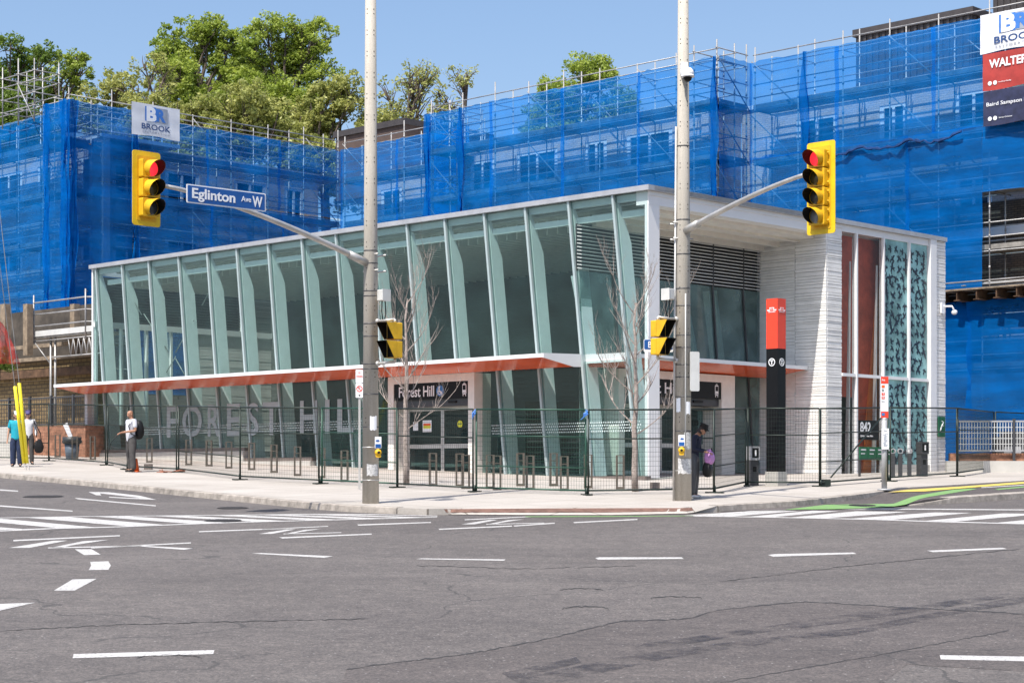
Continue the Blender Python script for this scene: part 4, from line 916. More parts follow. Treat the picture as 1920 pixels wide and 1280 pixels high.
# banners
def banner(M, x0, z0, w_, h, m, label, name='banner'):
    mb = MB(M); nx, nz = 14, 10; vs = []; r = random.Random(int(w_ * 100)); ph = r.uniform(0, 6)
    for s in (0, 1):
        for j in range(nz + 1):
            for i in range(nx + 1):
                X = i / nx; Z = j / nz; y = .007 * math.sin(X * 9 + ph + Z * 3) + .006 * math.sin(Z * 11 + X * 4)
                vs.append((x0 + X * w_, y + s * .008, z0 + Z * h + .03 * math.sin(X * 7 + ph) * (1 - Z)))
    N = (nx + 1) * (nz + 1); fs = []
    for j in range(nz):
        for i in range(nx):
            a = j * (nx + 1) + i; fs.append((a, a + 1, a + nx + 2, a + nx + 1)); fs.append((N + a + nx + 1, N + a + nx + 2, N + a + 1, N + a))
    mb.sm = True; mb.add(vs, fs); c = M @ V(x0 + w_ / 2, 0, z0)
    return mb.build(name, m, loc=c, label=label, cat='banner')
def brook(M, x0, z0, w_, h, label, wf=.6):
    b = banner(M, x0, z0, w_, h, M_BANW, label)
    mb = MB(M); mb.box(x0 + .27 * w_, -.019, z0 + .46 * h, x0 + .5 * w_, -.0155, z0 + .92 * h); mb.build('logo_field', M_BLUEB, b)
    mb = MB(M); mb.box(x0 + .501 * w_, -.019, z0 + .46 * h, x0 + .74 * w_, -.0155, z0 + .92 * h); mb.build('logo_field', M_GREYP, b)
    mb = MB(M); mb.text('B', x0 + .405 * w_, z0 + .69 * h, .21 * w_, .46 * h, -.0195, .003, .05); mb.build('letter', M_WHT, b)
    mb = MB(M); mb.text('R', x0 + .6 * w_, z0 + .69 * h, .2 * w_, .4 * h, -.0195, .003, .05); mb.build('letter', M_BLUEB, b)
    mb = MB(M); mb.text('BROOK', x0 + .5 * w_, z0 + .29 * h, wf * w_, .18 * h, -.0155, .003, .015); mb.build('lettering', M_NAVY, b)
    mb = MB(M); mb.text('R E S T O R A T I O N', x0 + .5 * w_, z0 + .12 * h, .56 * w_, .06 * h, -.0155, .003); mb.build('lettering', M_GREYP, b)
s1 = 0
MC = frame(A0 - uL * .3, uR, uL)
def colx(u, o, d):   # parameter along line o + d*s at photo column u
    k = (u - 960) / F; return (k * o.y - o.x) / (d.x - k * d.y)
oA = A0 - uL * .3
xa, xb = colx(247, oA, uR), colx(337, oA, uR); Yb = (oA + uR * xa).y
brook(MC, xa, (892 - 250) / F * Yb, xb - xa, 60 / F * Yb, 'small white banner with navy and grey lettering at the top of the left wing')
MG = frame(G0 - uR * .3, -uL, uR); oG = G0 - uR * .3
xa, xb = colx(1838, oG, -uL), colx(1838, oG, -uL) + 3.1; Yb = (oG - uL * xa).y; hz = lambda v: (892 - v) / F * Yb
brook(MG, xa, hz(102), 2.7, hz(30) - hz(102), 'large white banner at the top right corner, topmost of three')
b = banner(MG, xa + .1, hz(172), 3.0, hz(104) - hz(172), M_BANR, 'red banner with white lettering between the white and the navy banner at right')
mb = MB(MG); mb.text('WALTERFEDY', xa + 1.5, hz(124), 2.3, .3, -.0155, .003, .03); mb.build('lettering', M_WHT, b)
mb = MB(MG); mb.disc(xa + .38, hz(160), .075, -.02, -.0155); mb.disc(xa + .58, hz(160), .075, -.02, -.0155); mb.text('walterfedy', xa + .95, hz(160), .5, .06, -.0155, .003); mb.build('small_print', M_WHT, b)
b = banner(MG, xa + .12, hz(238), 3.0, hz(174) - hz(238), M_BANN, 'navy banner with thin white lettering, lowest of three at the right edge')
mb = MB(MG); mb.text('Baird Sampson Neuert', xa + 1.3, hz(200), 2.1, .17, -.0155, .003, .008); mb.build('lettering', M_WHT, b)
mb = MB(MG); mb.disc(xa + .38, hz(226), .075, -.02, -.0155); mb.disc(xa + .58, hz(226), .075, -.02, -.0155); mb.text('bsnarchitects', xa + .98, hz(226), .5, .05, -.0155, .003); mb.build('small_print', M_WHT, b)

# ------------------------------------------------------------------ yard at the left
def face(name, u0, u1, Y, z0, z1, d, m, label, cat, th=.4, parts=None):
    p = P(u0, 892, Y); k = colx(u1, p, d); n_in = uR if abs(d.dot(uL)) > .5 else uL
    mb = MB(frame(V(p.x, p.y, 0), d, n_in)); mb.box(min(0, k), 0, z0, max(0, k), th, z1)
    return mb.build(name, m, loc=V(p.x, p.y, z0), label=label, cat=cat), p, k
face('brick_wall', 185, -160, 69, .3, 4.55, uL, M_BRICKY, 'yellow brown brick wall below the scaffold at the left edge', 'wall')
face('loading_bay', 185, -160, 69.6, 4.551, 6.6, uL, mat('recess_shade_dark', (0.09, 0.075, 0.06), 0.9, var=0.4, scale=1.2), 'dark open storey above the yellow brown brick wall at left', 'wall')  # solid slab; shade of the opening is put into its dark colour
p = P(185, 892, 68.6)
for i, (u, w_) in enumerate(((150, .3), (62, .3), (20, .35))):
    q = P(u, 892, 69.0); mb = MB(frame(V(q.x, q.y, 0), uL, uR)); mb.box(0, -.25, 4.56, w_, 0, 6.5)
    mb.build('timber_post', M_WOOD, loc=V(q.x, q.y, 4.5), label=('weathered timber post in the open storey next to the station', 'weathered timber post left of the lattice truss', 'weathered timber post behind the red mesh')[i], cat='post')
for i, (v, ww, lb) in enumerate(((700, .3, 'lowest of three long dark timbers lying on top of the yellow brown brick wall'), (668, .14, 'middle one of three long timbers in the open storey at left'), (643, .14, 'highest of three long timbers in the open storey at left'))):
    q = P(182, v, 68.7); mb = MB(frame(q, uL, uR)); mb.box(0, -.2, 0, 12, -.02, ww); mb.build('timber_beam', M_WOOD if i else M_RUSTB, loc=q, label=lb, cat='timber')
face('rubble_bank', 160, 45, 62.5, -.1, 1.75, uL, M_TERRA, 'reddish earth and brick bank behind the fence left of the station', 'bank', 2)
face('concrete_wall', 20, -160, 61, -.1, 1.65, uL, M_CONC, 'low pale concrete wall behind the women at the left edge', 'wall', .3)
q = P(180, 892, 66); k = colx(-60, q, uL); t = thing('site_fence', V(q.x, q.y, 1.8), 'grey framed site fence on top of the reddish bank', 'fence')
M = frame(V(q.x, q.y, 0), uL, uR)
for i in range(8):
    mb = MB(M); mb.box(i * 1.5, 0, 1.2, i * 1.5 + .09, .09, 3.0); mb.build('post', M_DGREY, t)
for z in (1.9, 2.9):
    mb = MB(M); mb.box(0, .02, z, 11, .07, z + .06); mb.build('rail', M_DGREY, t)
mb = MB(M)
for i in range(90): mb.box(i * .12, .03, 1.9, i * .12 + .02, .045, 2.95)
mb.build('infill', M_DGREY, t)
# scaffold platform with guard rails and lattice truss
q = P(173, 892, 66.5); t = thing('scaffold_platform', V(q.x, q.y, 5.2), 'raised scaffold platform with guard rails and lattice truss left of the station', 'platform')
k = colx(66, q, uL); M = frame(V(q.x, q.y, 0), uL, uR); z0 = 5.2
mb = MB(M); mb.box(-.6, -.02, z0, k, 1.3, z0 + .07); mb.build('deck', M_DECKB, t)
mb = MB(M); mb.box(-.6, -.05, z0 + .071, k, -.021, z0 + .28); mb.build('toe_board', M_LGREY, t)
for dz in (.45, .9, 1.35):
    mb = MB(M); mb.path([(-.5, 1.2, z0 + dz), (-.2 + .55, -.06, z0 + dz), (k, -.06, z0 + dz)], .03); mb.build('guard_rail', M_STEEL, t)
for x in (.35, k):
    mb = MB(M); mb.tube((x, -.06, z0 - .2), (x, -.06, z0 + 1.65), .03); mb.build('standard', M_STEEL, t)
mb = MB(M); mb.tube((-.6, 0, z0 - .1), (k, 0, z0 - .1), .03); mb.tube((-.6, 0, z0 - .75), (k * .7, 0, z0 - .75), .03)
for i in range(6):
    x = -.5 + i * .35; mb.tube((x, 0, z0 - .1), (x + .17, 0, z0 - .75), .02); mb.tube((x + .17, 0, z0 - .75), (x + .35, 0, z0 - .1), .02)
mb.build('lattice_truss', M_STEEL, t)
for x in (k * .68, k * .76):
    mb = MB(M); mb.tube((x, .1, .6), (x, .1, z0 + .0), .045); mb.build('leg', M_STEEL, t)
mb = MB(M); mb.tube((k, -.06, z0 - .1), (k * .76, .1, z0 - 1.0), .025); mb.build('brace', M_STEEL, t)
# hanging red mesh
mb = MB(); vs = []; nx, nz = 14, 16
for j in range(nz + 1):
    for i in range(nx + 1):
        u = -40 + (40 + 40 * (j / nz) ** .7 - 2) * i / nx; v = 600 + 82 * j / nz - (1 - j / nz) * 12 * (1 - i / nx)
        q = P(u, v, 66 - .25 * math.sin(i * 1.3 + j * .3)); vs.append(q)
mb.sm = True; mb.add(vs, [(j * (nx + 1) + i, (j + 1) * (nx + 1) + i, (j + 1) * (nx + 1) + i + 1, j * (nx + 1) + i + 1) for j in range(nz) for i in range(nx)])
mb.build('debris_mesh', M_NETR, loc=P(10, 682, 66), label='red debris mesh hanging below the blue netting at the left edge', cat='debris netting')

# ------------------------------------------------------------------ trees
def leaves(mb, c, r, n, s, rnd, flat=.75):
    for _ in range(n):
        while True:
            x, y, z = rnd.uniform(-1, 1), rnd.uniform(-1, 1), rnd.uniform(-1, 1); d = x * x + y * y + z * z
            if .12 < d < 1: break
        p = V(c[0] + x * r, c[1] + y * r, c[2] + z * r * flat)
        a = V(rnd.gauss(0, 1), rnd.gauss(0, 1), rnd.gauss(0, .6)).normalized(); b = a.cross(V(rnd.gauss(0, 1), rnd.gauss(0, 1), rnd.gauss(0, 1))).normalized()
        q = s * rnd.uniform(.6, 1.3)
        k = len(mb.v); mb.v += [p - a * q, p + b * q * .55, p + a * q, p - b * q * .55]; mb.f.append([k, k + 1, k + 2, k + 3]); mb.uv.append([(0, 0)] * 4); mb.mi.append(0); mb.smooth.append(False)
def tree(u, vt, wpx, Y, m, label, seed, dens=1.0, zc=None, clump=1.0, twig=1.0):
    rnd = random.Random(seed); top = P(u, vt, Y); w_ = wpx / F * Y; g = zg(top.x, Y) - .1; base = V(top.x + rnd.uniform(-.5, .5), Y, g)
    t = thing('tree', base, label, 'tree', 'trees beyond the scaffolded building')
    zb = top.z - min(12, max(5, w_ * 1.15)); H = top.z - zb; mb = MB(); lf = MB(); sparse = dens < .6
    trunk = [base, base + V(.2, .1, (zb - g) * .5), base + V(-.1, .2, zb - g + .6), V(top.x, Y, zb + H * .3)]
    mb.path(trunk, [.42, .34, .26, .15], 8)
    lobes = []; nl = max(8, int(w_ * H / (1.7 if not sparse else 1.8)))
    for i in range(nl):
        f = i / (nl - 1); hz_ = .02 + .86 * ((i * .618 + rnd.uniform(-.1, .1)) % 1); R = rnd.uniform(.8, 1.3) * min(1.5, max(.55, w_ / 5)) * (1.15 - .35 * hz_)
        half = max(.3, w_ * .58 * math.sqrt(max(.05, 1 - (max(0, hz_ - .3) / .8) ** 2)) - R * .7)
        a = i * 2.4 + rnd.uniform(-.5, .5); q = rnd.uniform(.35, 1); a = a if i % 3 else (0 if i % 2 else math.pi) + rnd.uniform(-.3, .3)
        lobes.append((V(top.x + math.cos(a) * half * q, Y + math.sin(a) * half * .9 * q, min(top.z - R * .95, zb + H * hz_)), R))
    lobes.append((V(top.x + rnd.uniform(-.3, .3), Y, top.z - 1.0 * min(1, w_ / 4)), 1.0 * min(1, w_ / 4)))
    for c, R in lobes:
        s0 = trunk[2].lerp(trunk[3], rnd.uniform(.1, 1)); mid_ = s0.lerp(c, .5) + V(rnd.gauss(0, .25), rnd.gauss(0, .25), -.15)
        mb.path([s0, mid_, c + V(0, 0, R * .3)], [.12, .08, .03], 5, False)
        for _ in range(9 if sparse else 5):
            d = V(rnd.gauss(0, 1), rnd.gauss(0, 1), rnd.gauss(.4, .8)).normalized(); k0 = mid_.lerp(c, rnd.uniform(.2, 1)); k1 = c + d * R * 1.05; mb.path([k0, k0.lerp(k1, .5) + V(rnd.gauss(0, .12), 0, .1), k1], [.045, .028, .01], 4, False)
            if sparse: leaves(lf, k1, .3, int(16 * dens), .1, rnd)
        nc = int(R * R * 15 * min(1.25, dens))
        for _ in range(nc):
            d = V(rnd.gauss(0, 1), rnd.gauss(0, 1), rnd.gauss(.15, 1)).normalized(); p = c + d * R * rnd.uniform(.6, 1.08) * (.85 + .25 * math.sin(d.x * 5 + seed) * math.sin(d.z * 6))
            leaves(lf, p, rnd.uniform(.22, .42) * clump, int((30 if sparse else 40) * min(1.2, dens + .15)), .105, rnd, .8)
    mb.build('trunk', M_BARK, t); lf.build('crown', m, t); return t
for a in ((25, 58, 190, 112, M_LEAF3, 'dense dark green tree at the left edge beyond the netting', 11, 1.6, None, 1.15), (118, 94, 125, 116, M_LEAF, 'slender green tree just right of the dense dark tree at left', 12, 1.1), (205, 130, 150, 112, M_LEAF2, 'low pale green tree above the small white banner, left side', 13, .9),
          (278, 98, 135, 108, M_LEAF2, 'sparse olive tree left of the tallest green tree', 14, .62), (370, 28, 175, 112, M_LEAF, 'tall full green tree, left of the tallest pair', 15, 1.35, None, 1.1), (535, 26, 200, 112, M_LEAF, 'tall spreading green tree, right of the tallest pair', 16, 1.35, None, 1.15),
          (445, 80, 160, 118, M_LEAF, 'green tree filling the gap between the two tallest trees', 26, 1.2), (610, 140, 190, 106, M_LEAF2, 'broad olive green tree just left of the left concrete pole', 17, 1.1), (440, 150, 260, 104, M_LEAF2, 'low olive tree in front of the tallest pair', 27, .9), (310, 165, 160, 104, M_LEAF2, 'low olive tree right behind the small white banner', 28, .8),
          (765, 116, 165, 110, M_LEAF2, 'sparse tree with visible limbs right of the left concrete pole', 18, .42, None, .9), (862, 122, 110, 110, M_LEAF2, 'smaller sparse tree with thin limbs above the courtyard scaffold', 19, .42, None, .85), (1088, 95, 210, 112, M_LEAF, 'round green tree showing above the scaffold left of the right pole', 20, 1.7, None, 1.2), (700, 200, 120, 106, M_LEAF2, 'low olive tree behind the left concrete pole', 29, .8)):
    tree(*a)
# garden shrub at the left edge
q = P(-2, 700, 67); t = thing('shrub', q, 'leafy green shrub below the red mesh at the left edge', 'shrub'); lf = MB(); r = random.Random(3)
for k in range(16): leaves(lf, (q.x + r.uniform(-.7, .4), q.y + r.uniform(-.4, .4), q.z + r.uniform(.1, .9)), .28, 70, .06, r)
lf.build('foliage', M_LEAF3, t); mb = MB(); mb.path([q + V(0, 0, -.3), q + V(.05, 0, .3), q + V(-.1, 0, .8)], [.04, .03, .01]); mb.build('stem', M_BARK, t)
# bare young trees in front of the station
def sapling(u, v, vt, w_, Y, label, seed, tall):
    rnd = random.Random(seed); g = P(u, v, Y); g.z = zg(g.x, g.y); H = (892 - vt) / F * Y - g.z
    t = thing('young_tree', g, label, 'tree', 'leafless young trees in front of the station'); mb = MB()
    mb.sm = True; n = 9; tr = [g + V(rnd.uniform(-.03, .03) * (k > 0), rnd.uniform(-.03, .03) * (k > 0), H * .72 * k / n) for k in range(n + 1)]
    mb.path(tr, [.075 * (1 - .8 * k / n) + .006 for k in range(n + 1)], 8); mb.build('trunk', M_BARKP, t)
    def br(p, d, L, r, lev, par):
        pts = [p]; q = p; dd = d.copy(); k = 7 if lev < 2 else 5
        for j in range(k):
            dd = (dd + V(rnd.gauss(0, .06), rnd.gauss(0, .06), .09 + rnd.gauss(0, .04))).normalized(); q = q + dd * L / k; pts.append(q)
        par.path(pts, [r * (1 - .8 * j / k) for j in range(k + 1)], 4, False)
        if lev < 3:
            for _ in range((6, 3, 2)[lev]):
                j = rnd.randint(1, k - 1); sd = V(rnd.gauss(0, 1), rnd.gauss(0, 1), 0).normalized(); nd_ = (dd * .9 + sd * rnd.uniform(.3, .6) + V(0, 0, .1)).normalized(); br(pts[j], nd_, L * rnd.uniform(.35, .6), max(.0028, r * .45), lev + 1, par)
    for k in range(tall):
        f = .3 + .68 * k / (tall - 1); p = tr[0].lerp(tr[-1], f); a = 2.4 * k + rnd.uniform(-.3, .3); up = .2 + f * .9
        d = V(math.cos(a), math.sin(a) * .8, up).normalized(); mb = MB(); br(p, d, (1.75 - .35 * f) * w_ * rnd.uniform(.75, 1.1), .019 * (1.2 - .4 * f), 0, mb); mb.build('limb', M_BARKP, t)
    return t
sapling(762, 908, 425, 1.0, 43.5, 'leafless young tree with upswept twigs in front of the left entrance', 31, 14)
sapling(1191, 924, 430, 1.0, 40.6, 'leafless young tree with upswept twigs in front of the station corner post', 32, 14)
# ------------------------------------------------------------------ signal poles
def frameN(c, n): return frame(c, V(-n.y, n.x, 0), -n)
NL, NR = -uR, -uL
def cpole(u, v, label, rb, rt, bands, Yt=11.5):
    g = G(u, v); t = thing('signal_pole', g, label, 'pole', 'round concrete signal poles at the corner')
    mb = MB(); mb.tube(g + V(0, 0, -.3), g + V(0, 0, Yt), rb, rt, 20); mb.m = 1; R = lambda z: rb + (rt - rb) * (z + .3) / (Yt + .3)
    z = 1.6
    while z < Yt - .1:
        for dx, dy in ((-.55, -.83), (.62, -.78)):
            for dz in (0, .09): mb.tube(g + V(dx * (R(z) - .004), dy * (R(z) - .004), z + dz), g + V(dx * (R(z) + .003), dy * (R(z) + .003), z + dz), .011, n=6)
        z += .42 if z > 3.2 else .9
    mb.build('shaft', [M_POLE, M_BLK], t)
    for z in bands:
        mb = MB(); mb.tube(g + V(0, 0, z), g + V(0, 0, z + .018), R(z) + .006, n=20); mb.build('strap', M_DGREY if z > 1.2 else M_GALV, t)
    return t, g, R
pl1, gp1, R1 = cpole(695, 943, 'tall round concrete pole, left of two, carrying the blue street name sign and a signal', .168, .1, (.45, 1.1, 1.5, 2.15, 2.65, 2.75, 3.3, 3.55, 4.1, 4.2, 4.75, 5.0))
pl2, gp2, R2 = cpole(1281, 938, 'tall round concrete pole, right of two, with conduit, papers and a dome camera', .172, .1, (.6, 1.4, 2.1, 2.5, 2.75, 3.1, 3.35, 3.95, 4.3, 5.0, 5.7, 7.2))
def zat(v, Y): return (892 - v) / F * Y
# mast arms
def arm(pl, a, b, u_mid, name='mast_arm'):
    pts = []
    for k in range(13):
        f = k / 12; p = a.lerp(b, f); p.z = a.z + (b.z - a.z) * (1 - (1 - f) ** 1.45); pts.append(p)
    mb = MB(); mb.path(pts, [.062 - .024 * k / 12 for k in range(13)], 12); ar = mb.build('mast_arm', M_GALV, pl); d = (pts[1] - pts[0]).normalized()
    mb = MB(); mb.tube(a - d * .05, a + d * .42, .085, .078, 10); mb.build('sleeve', M_GALV, ar)
    mb = MB(); h = V(d.x, d.y, 0).normalized(); c = a - h * .12; M = frame(c, V(-h.y, h.x, 0), h); mb.M = M; mb.box(-.1, -.06, -.22, .1, .06, .2)
    for z in (-.16, .16): mb.tube((-.24, -.02, z), (.24, -.02, z), .014); mb.tube((-.13, -.3, z), (.13, -.3, z), .02)
    mb.build('clamp', M_GALV, ar); return pts
YA = 33.0; a1 = gp1.copy(); a1.z = zat(492, 36.2); b1 = P(300, 347, YA)
h = (V(b1.x, b1.y, 0) - V(a1.x, a1.y, 0)).normalized(); a1 = a1 + h * R1(4.5); arm(pl1, a1, b1, 0)
YB = 33.5; a2 = gp2.copy(); a2.z = zat(432, 37.1); b2 = P(1515, 326, YB)
h = (V(b2.x, b2.y, 0) - V(a2.x, a2.y, 0)).normalized(); a2 = a2 + h * R2(5.0); arm(pl2, a2, b2, 0)
def signal(c, n, H, W, ns, lenses, label):
    M = frameN(c, n); t = thing('traffic_signal', c, label, 'traffic light', 'yellow traffic signals')
    mb = MB(M); mb.rbox(-W / 2, -.012, -H / 2, W / 2, .0, H / 2, .05); bp = mb.build('backplate', M_SIGY2, t)
    mb = MB(M); mb.rbox(-W / 2 + .09, -.02, -H / 2 + .09, W / 2 - .09, -.0125, H / 2 - .09, .02); mb.build('backplate_rim', M_SIGY, bp)
    sh = (H - .3) / ns
    for i in range(ns):
        z = H / 2 - .15 - sh * (i + .5); r = min(.142, sh * .43)
        mb = MB(M); mb.rbox(-.175, -.16, z - sh / 2 + .008, .175, .14, z + sh / 2 - .008, .03); mb.tube((.19, -.06, z - sh * .33), (.19, -.06, z - sh * .2), .014); mb.tube((.19, -.06, z + sh * .33), (.19, -.06, z + sh * .2), .014)
        hs = mb.build('housing', M_SIGY, t)
        mb = MB(M); vs = []; fs = []; nu = 16
        for j in range(4):
            for k in range(nu):
                a = 2 * math.pi * k / nu; q = r * math.cos(j * .5) * (1 if j < 3 else .1); vs.append((q * math.cos(a), -.162 - .035 * math.sin(j * .52), z + q * math.sin(a)))
        for j in range(3):
            for k in range(nu): fs.append((j * nu + k, j * nu + (k + 1) % nu, (j + 1) * nu + (k + 1) % nu, (j + 1) * nu + k))
        fs.append(tuple(range(3 * nu, 4 * nu))); mb.sm = True; mb.add(vs, fs); mb.build('lens', lenses[i], hs)
        for rr, mm, nm in ((r + .014, M_SIGY, 'visor'), (r + .009, M_BLK, 'visor_lining')):
            mb = MB(M); mb.sm = True; vs = []; fs = []; nk = 26
            for k in range(nk + 1):
                a = math.radians(-62 + 304 * k / nk); f = .5 + .5 * math.sin(a); ln = .06 + .24 * f ** .8
                vs += [(rr * math.cos(a), -.158, z + rr * math.sin(a)), (rr * math.cos(a), -.16 - ln, z + rr * math.sin(a) - .03 * f)]
            for k in range(nk): fs.append((2 * k, 2 * k + 1, 2 * k + 3, 2 * k + 2))
            mb.add(vs, fs); mb.build(nm, mm, hs)
    return t
signal(P(274, 354, YA), NR, 1.35, .6, 3, (M_LENSR, M_LENSO, M_LENSG), 'yellow three-light signal showing red at the end of the left mast arm')
signal(P(1540, 352.5, YB), NL, 1.7, .62, 4, (M_LENSR, M_LENSO, M_LENSG, M_LENSG2), 'yellow four-light signal showing red at the end of the right mast arm')
# street name sign (Eglinton) on the arm, parallel to the arm
p0, p1 = P(346, 363, YA + .1), P(494, 381, YA + 1.2)
d = V(p1.x - p0.x, p1.y - p0.y, 0); wd = d.length; d.normalize(); M = frame(P(346, 363, YA + .1), d, V(-d.y, d.x, 0), V(d.x * 0, 0, 1))
t = thing('street_name_sign', p0, 'long blue and white street name sign hanging on the left mast arm', 'sign')
slope = (P(494, 381, YA + 1.2).z - p0.z) / wd; M = M @ Matrix(((1, 0, 0, 0), (0, 1, 0, 0), (slope, 0, 1, 0), (0, 0, 0, 1)))
hh = .34; mb = MB(M); mb.rbox(0, -.075, -hh / 2, wd, -.062, hh / 2, .02); mb.build('border', M_WHT, t)
mb = MB(M); mb.rbox(.022, -.08, -hh / 2 + .022, wd - .022, -.0755, hh / 2 - .022, .015); mb.build('blue_field', M_BLUES, t)
mb = MB(M); mb.text('Eglinton', .335 * wd, -.012, .54 * wd, .245, -.081, .005, .022); mb.text('Ave', .745 * wd, .02, .125 * wd, .1, -.081, .005, .01); mb.text('W', .89 * wd, -.005, .13 * wd, .2, -.081, .005, .02); mb.build('lettering', M_WHT, t)
# pedestrian signals seen from the side
def pedsig(c, n, side, label, pg, R):
    M = frameN(c, n); t = thing('pedestrian_signal', c, label, 'pedestrian signal', 'pedestrian signals on the poles')
    for k, z in enumerate((.18, -.18)):
        mb = MB(M); mb.rbox(-.15, .0, z - .165, .15, .14, z + .165, .02); hs = mb.build('housing', M_SIGY, t)
        mb = MB(M); mb.box(-.135, -.004, z - .15, .135, -.0005, z + .15); mb.build('face', M_BLKG, hs)
        top, bot = .28, .08; zt, zb = z + .165, z - .16
        for yy, mm, nm in ((0, M_SIGY, 'hood'), (.006, M_BLK, 'hood_lining')):
            mb = MB(M); a = .15 - yy
            vs = [(-a, -.006, zb + yy), (-a, -bot, zb + yy), (-a, -top, zt - yy), (-a, -.006, zt - yy), (a, -.006, zb + yy), (a, -bot, zb + yy), (a, -top, zt - yy), (a, -.006, zt - yy)]
            mb.add(vs, [(0, 1, 2, 3), (7, 6, 5, 4), (3, 2, 6, 7), (0, 4, 5, 1)]); mb.build(nm, mm, hs)
    mb = MB(M); mb.tube((0, .08, .35), (0, .08, .42), .03); mb.tube((0, .08, -.35), (0, .08, -.42), .03); mb.build('mount', M_GALV, t)
    for z in (.42, -.42):
        e = c - n * .08 + V(0, 0, z); q = V(pg.x, pg.y, c.z + z - .03); h = (e - q).normalized(); mb = MB(); mb.tube(q + h * R, e, .028); mb.tube(q + h * (R - .02), q + h * (R + .06), .055); mb.build('bracket', M_GALV, t)
pedsig(P(735, 638, 35.9), NL, 1, 'black and yellow pedestrian signal on the right side of the left pole', gp1, .14)
pedsig(P(1239, 633, 36.8), NR, -1, 'black and yellow pedestrian signal on the left side of the right pole', gp2, .14)
def jbox(c, n, w_, h, label, gp, m=M_LGREY):
    M = frameN(c, n); t = thing('junction_box', c, label, 'box', 'small grey boxes strapped to the poles')
    mb = MB(M); mb.rbox(-w_ / 2, -.1, -h / 2, w_ / 2, .06, h / 2, .015); mb.build('case', m, t)
    mb = MB(M); mb.rbox(-w_ / 2 - .008, -.115, -h / 2 - .008, w_ / 2 + .008, -.101, h / 2 + .008, .015); mb.build('door', m, t)
    mb = MB(M); mb.path([(-.04, -.02, -h / 2), (-.06, -.03, -h / 2 - .2), (.0, 0, -h / 2 - .45)], .012); mb.path([(.04, -.02, -h / 2), (.05, -.03, -h / 2 - .25), (.0, 0, -h / 2 - .5)], .012); mb.build('cable', M_BLK, t)
jbox(P(718, 554, 36.2), NR, .2, .22, 'light grey box with black cables on the left pole above its pedestrian signal', gp1)
jbox(P(1254, 552, 37.0), NL, .2, .22, 'light grey box with cables on the right pole above its pedestrian signal', gp2)
# dome camera on the right pole
c = gp2 + V(-.0, -.17, 0); c.z = zat(140, 37); M = frame(c, V(1, 0, 0), V(0, 1, 0)); t = thing('dome_camera', c, 'white dome camera high on the right concrete pole', 'camera')
mb = MB(M); mb.rbox(-.07, -.1, -.03, .07, .06, .22, .02); mb.build('bracket', M_WHT, t)
mb = MB(M); mb.ball((.06, -.14, -.02), .13, .13, .13, 16, 8, -.3, 1); mb.tube((.06, -.14, -.09), (.06, -.14, -.05), .14, .13, 16); mb.build('housing', M_WHT, t)
mb = MB(M); mb.ball((.06, -.14, -.09), .09, .09, .1, 14, 8, -1, .1); mb.build('dome', M_BLKG, t)
# back of a sign, small blue street sign, conduit, papers on the right pole
mb = MB(frameN(P(1303, 696, 37), V(.3, -.95, 0).normalized())); mb.rbox(-.1, 0, -.4, .1, .03, .4, .03)
sb = mb.build('sign_back', M_LGREY, loc=P(1303, 696, 37), label='light grey sign back edge-on at the right side of the right pole', cat='sign')
mb = MB(); mb.box(gp2.x + .1, gp2.y - .02, sb.location.z - .2, gp2.x + .2, gp2.y + .02, sb.location.z - .15); mb.build('bracket', M_GALV, sb)
c = P(1238, 645, 37.1); M = frame(c, V(1, 0.12, 0).normalized(), V(-.12, 1, 0).normalized()); t = thing('street_name_sign', c, 'small blue street name sign half hidden by the pedestrian signal on the right pole', 'sign')
mb = MB(M); mb.rbox(-.31, .16, -.15, .3, .175, .11, .03); mb.build('border', M_WHT, t); mb = MB(M); mb.rbox(-.3, .155, -.095, .29, .1595, .1, .02); mb.build('blue_field', M_BLUES, t)
mb = MB(M); mb.text('Bathurst', .03, .0, .5, .13, .154, .004, .012); mb.text('St', .24, .03, .07, .06, .154, .004); mb.build('lettering', M_WHT, t)
mb = MB(); q = gp2 + V(-.2, -.05, 0); mb.path([q + V(0, 0, 0), q + V(.02, 0, 3), q + V(.05, 0, 7.6)], .022); mb.build('conduit', M_GALV, pl2)
mb = MB(); q = gp2 + V(.03, -.19, 0); mb.path([q + V(0, 0.02, .9), q + V(.0, .02, 3), q + V(.005, .05, 4.2)], .014); mb.build('cable', M_LGREY, pl2)
def paper(pl, gp, R, z, ang, w_, h, m, name='poster'):
    mb = MB(); k = 6; vs = []
    for s in (0.004, .009):
        for i in range(k + 1):
            a = math.radians(ang) + (i / k - .5) * w_ / R; rn = random.Random(int(z * 100) + i)
            for zz in (0, h): vs.append((gp.x + (R + s) * math.sin(a), gp.y - (R + s) * math.cos(a), gp.z + z + zz + rn.uniform(-.015, .015)))
    n = 2 * (k + 1); fs = [(2 * i + n, 2 * i + 2 + n, 2 * i + 3 + n, 2 * i + 1 + n) for i in range(k)] + [(2 * i + 1, 2 * i + 3, 2 * i + 2, 2 * i) for i in range(k)] + [(2 * i, 2 * i + 2, 2 * i + 2 + n, 2 * i + n) for i in range(k)] + [(2 * i + 1 + n, 2 * i + 3 + n, 2 * i + 3, 2 * i + 1) for i in range(k)]
    mb.add(vs, fs); return mb.build(name, m, pl)
M_PAPER = mat('weathered_paper', (0.62, 0.61, 0.6), 0.8, var=0.35, scale=30, c2=(0.25, 0.25, 0.24))
paper(pl1, gp1, R1(1.6), 1.45, 25, .14, .27, M_WHT); paper(pl1, gp1, R1(.8), .55, 20, .24, .22, M_PAPER)
paper(pl2, gp2, R2(1.4), 1.75, 30, .12, .25, M_WHT); paper(pl2, gp2, R2(.9), 1.05, 28, .16, .33, M_PAPER); paper(pl2, gp2, R2(.6), .55, 10, .3, .3, M_PAPER)
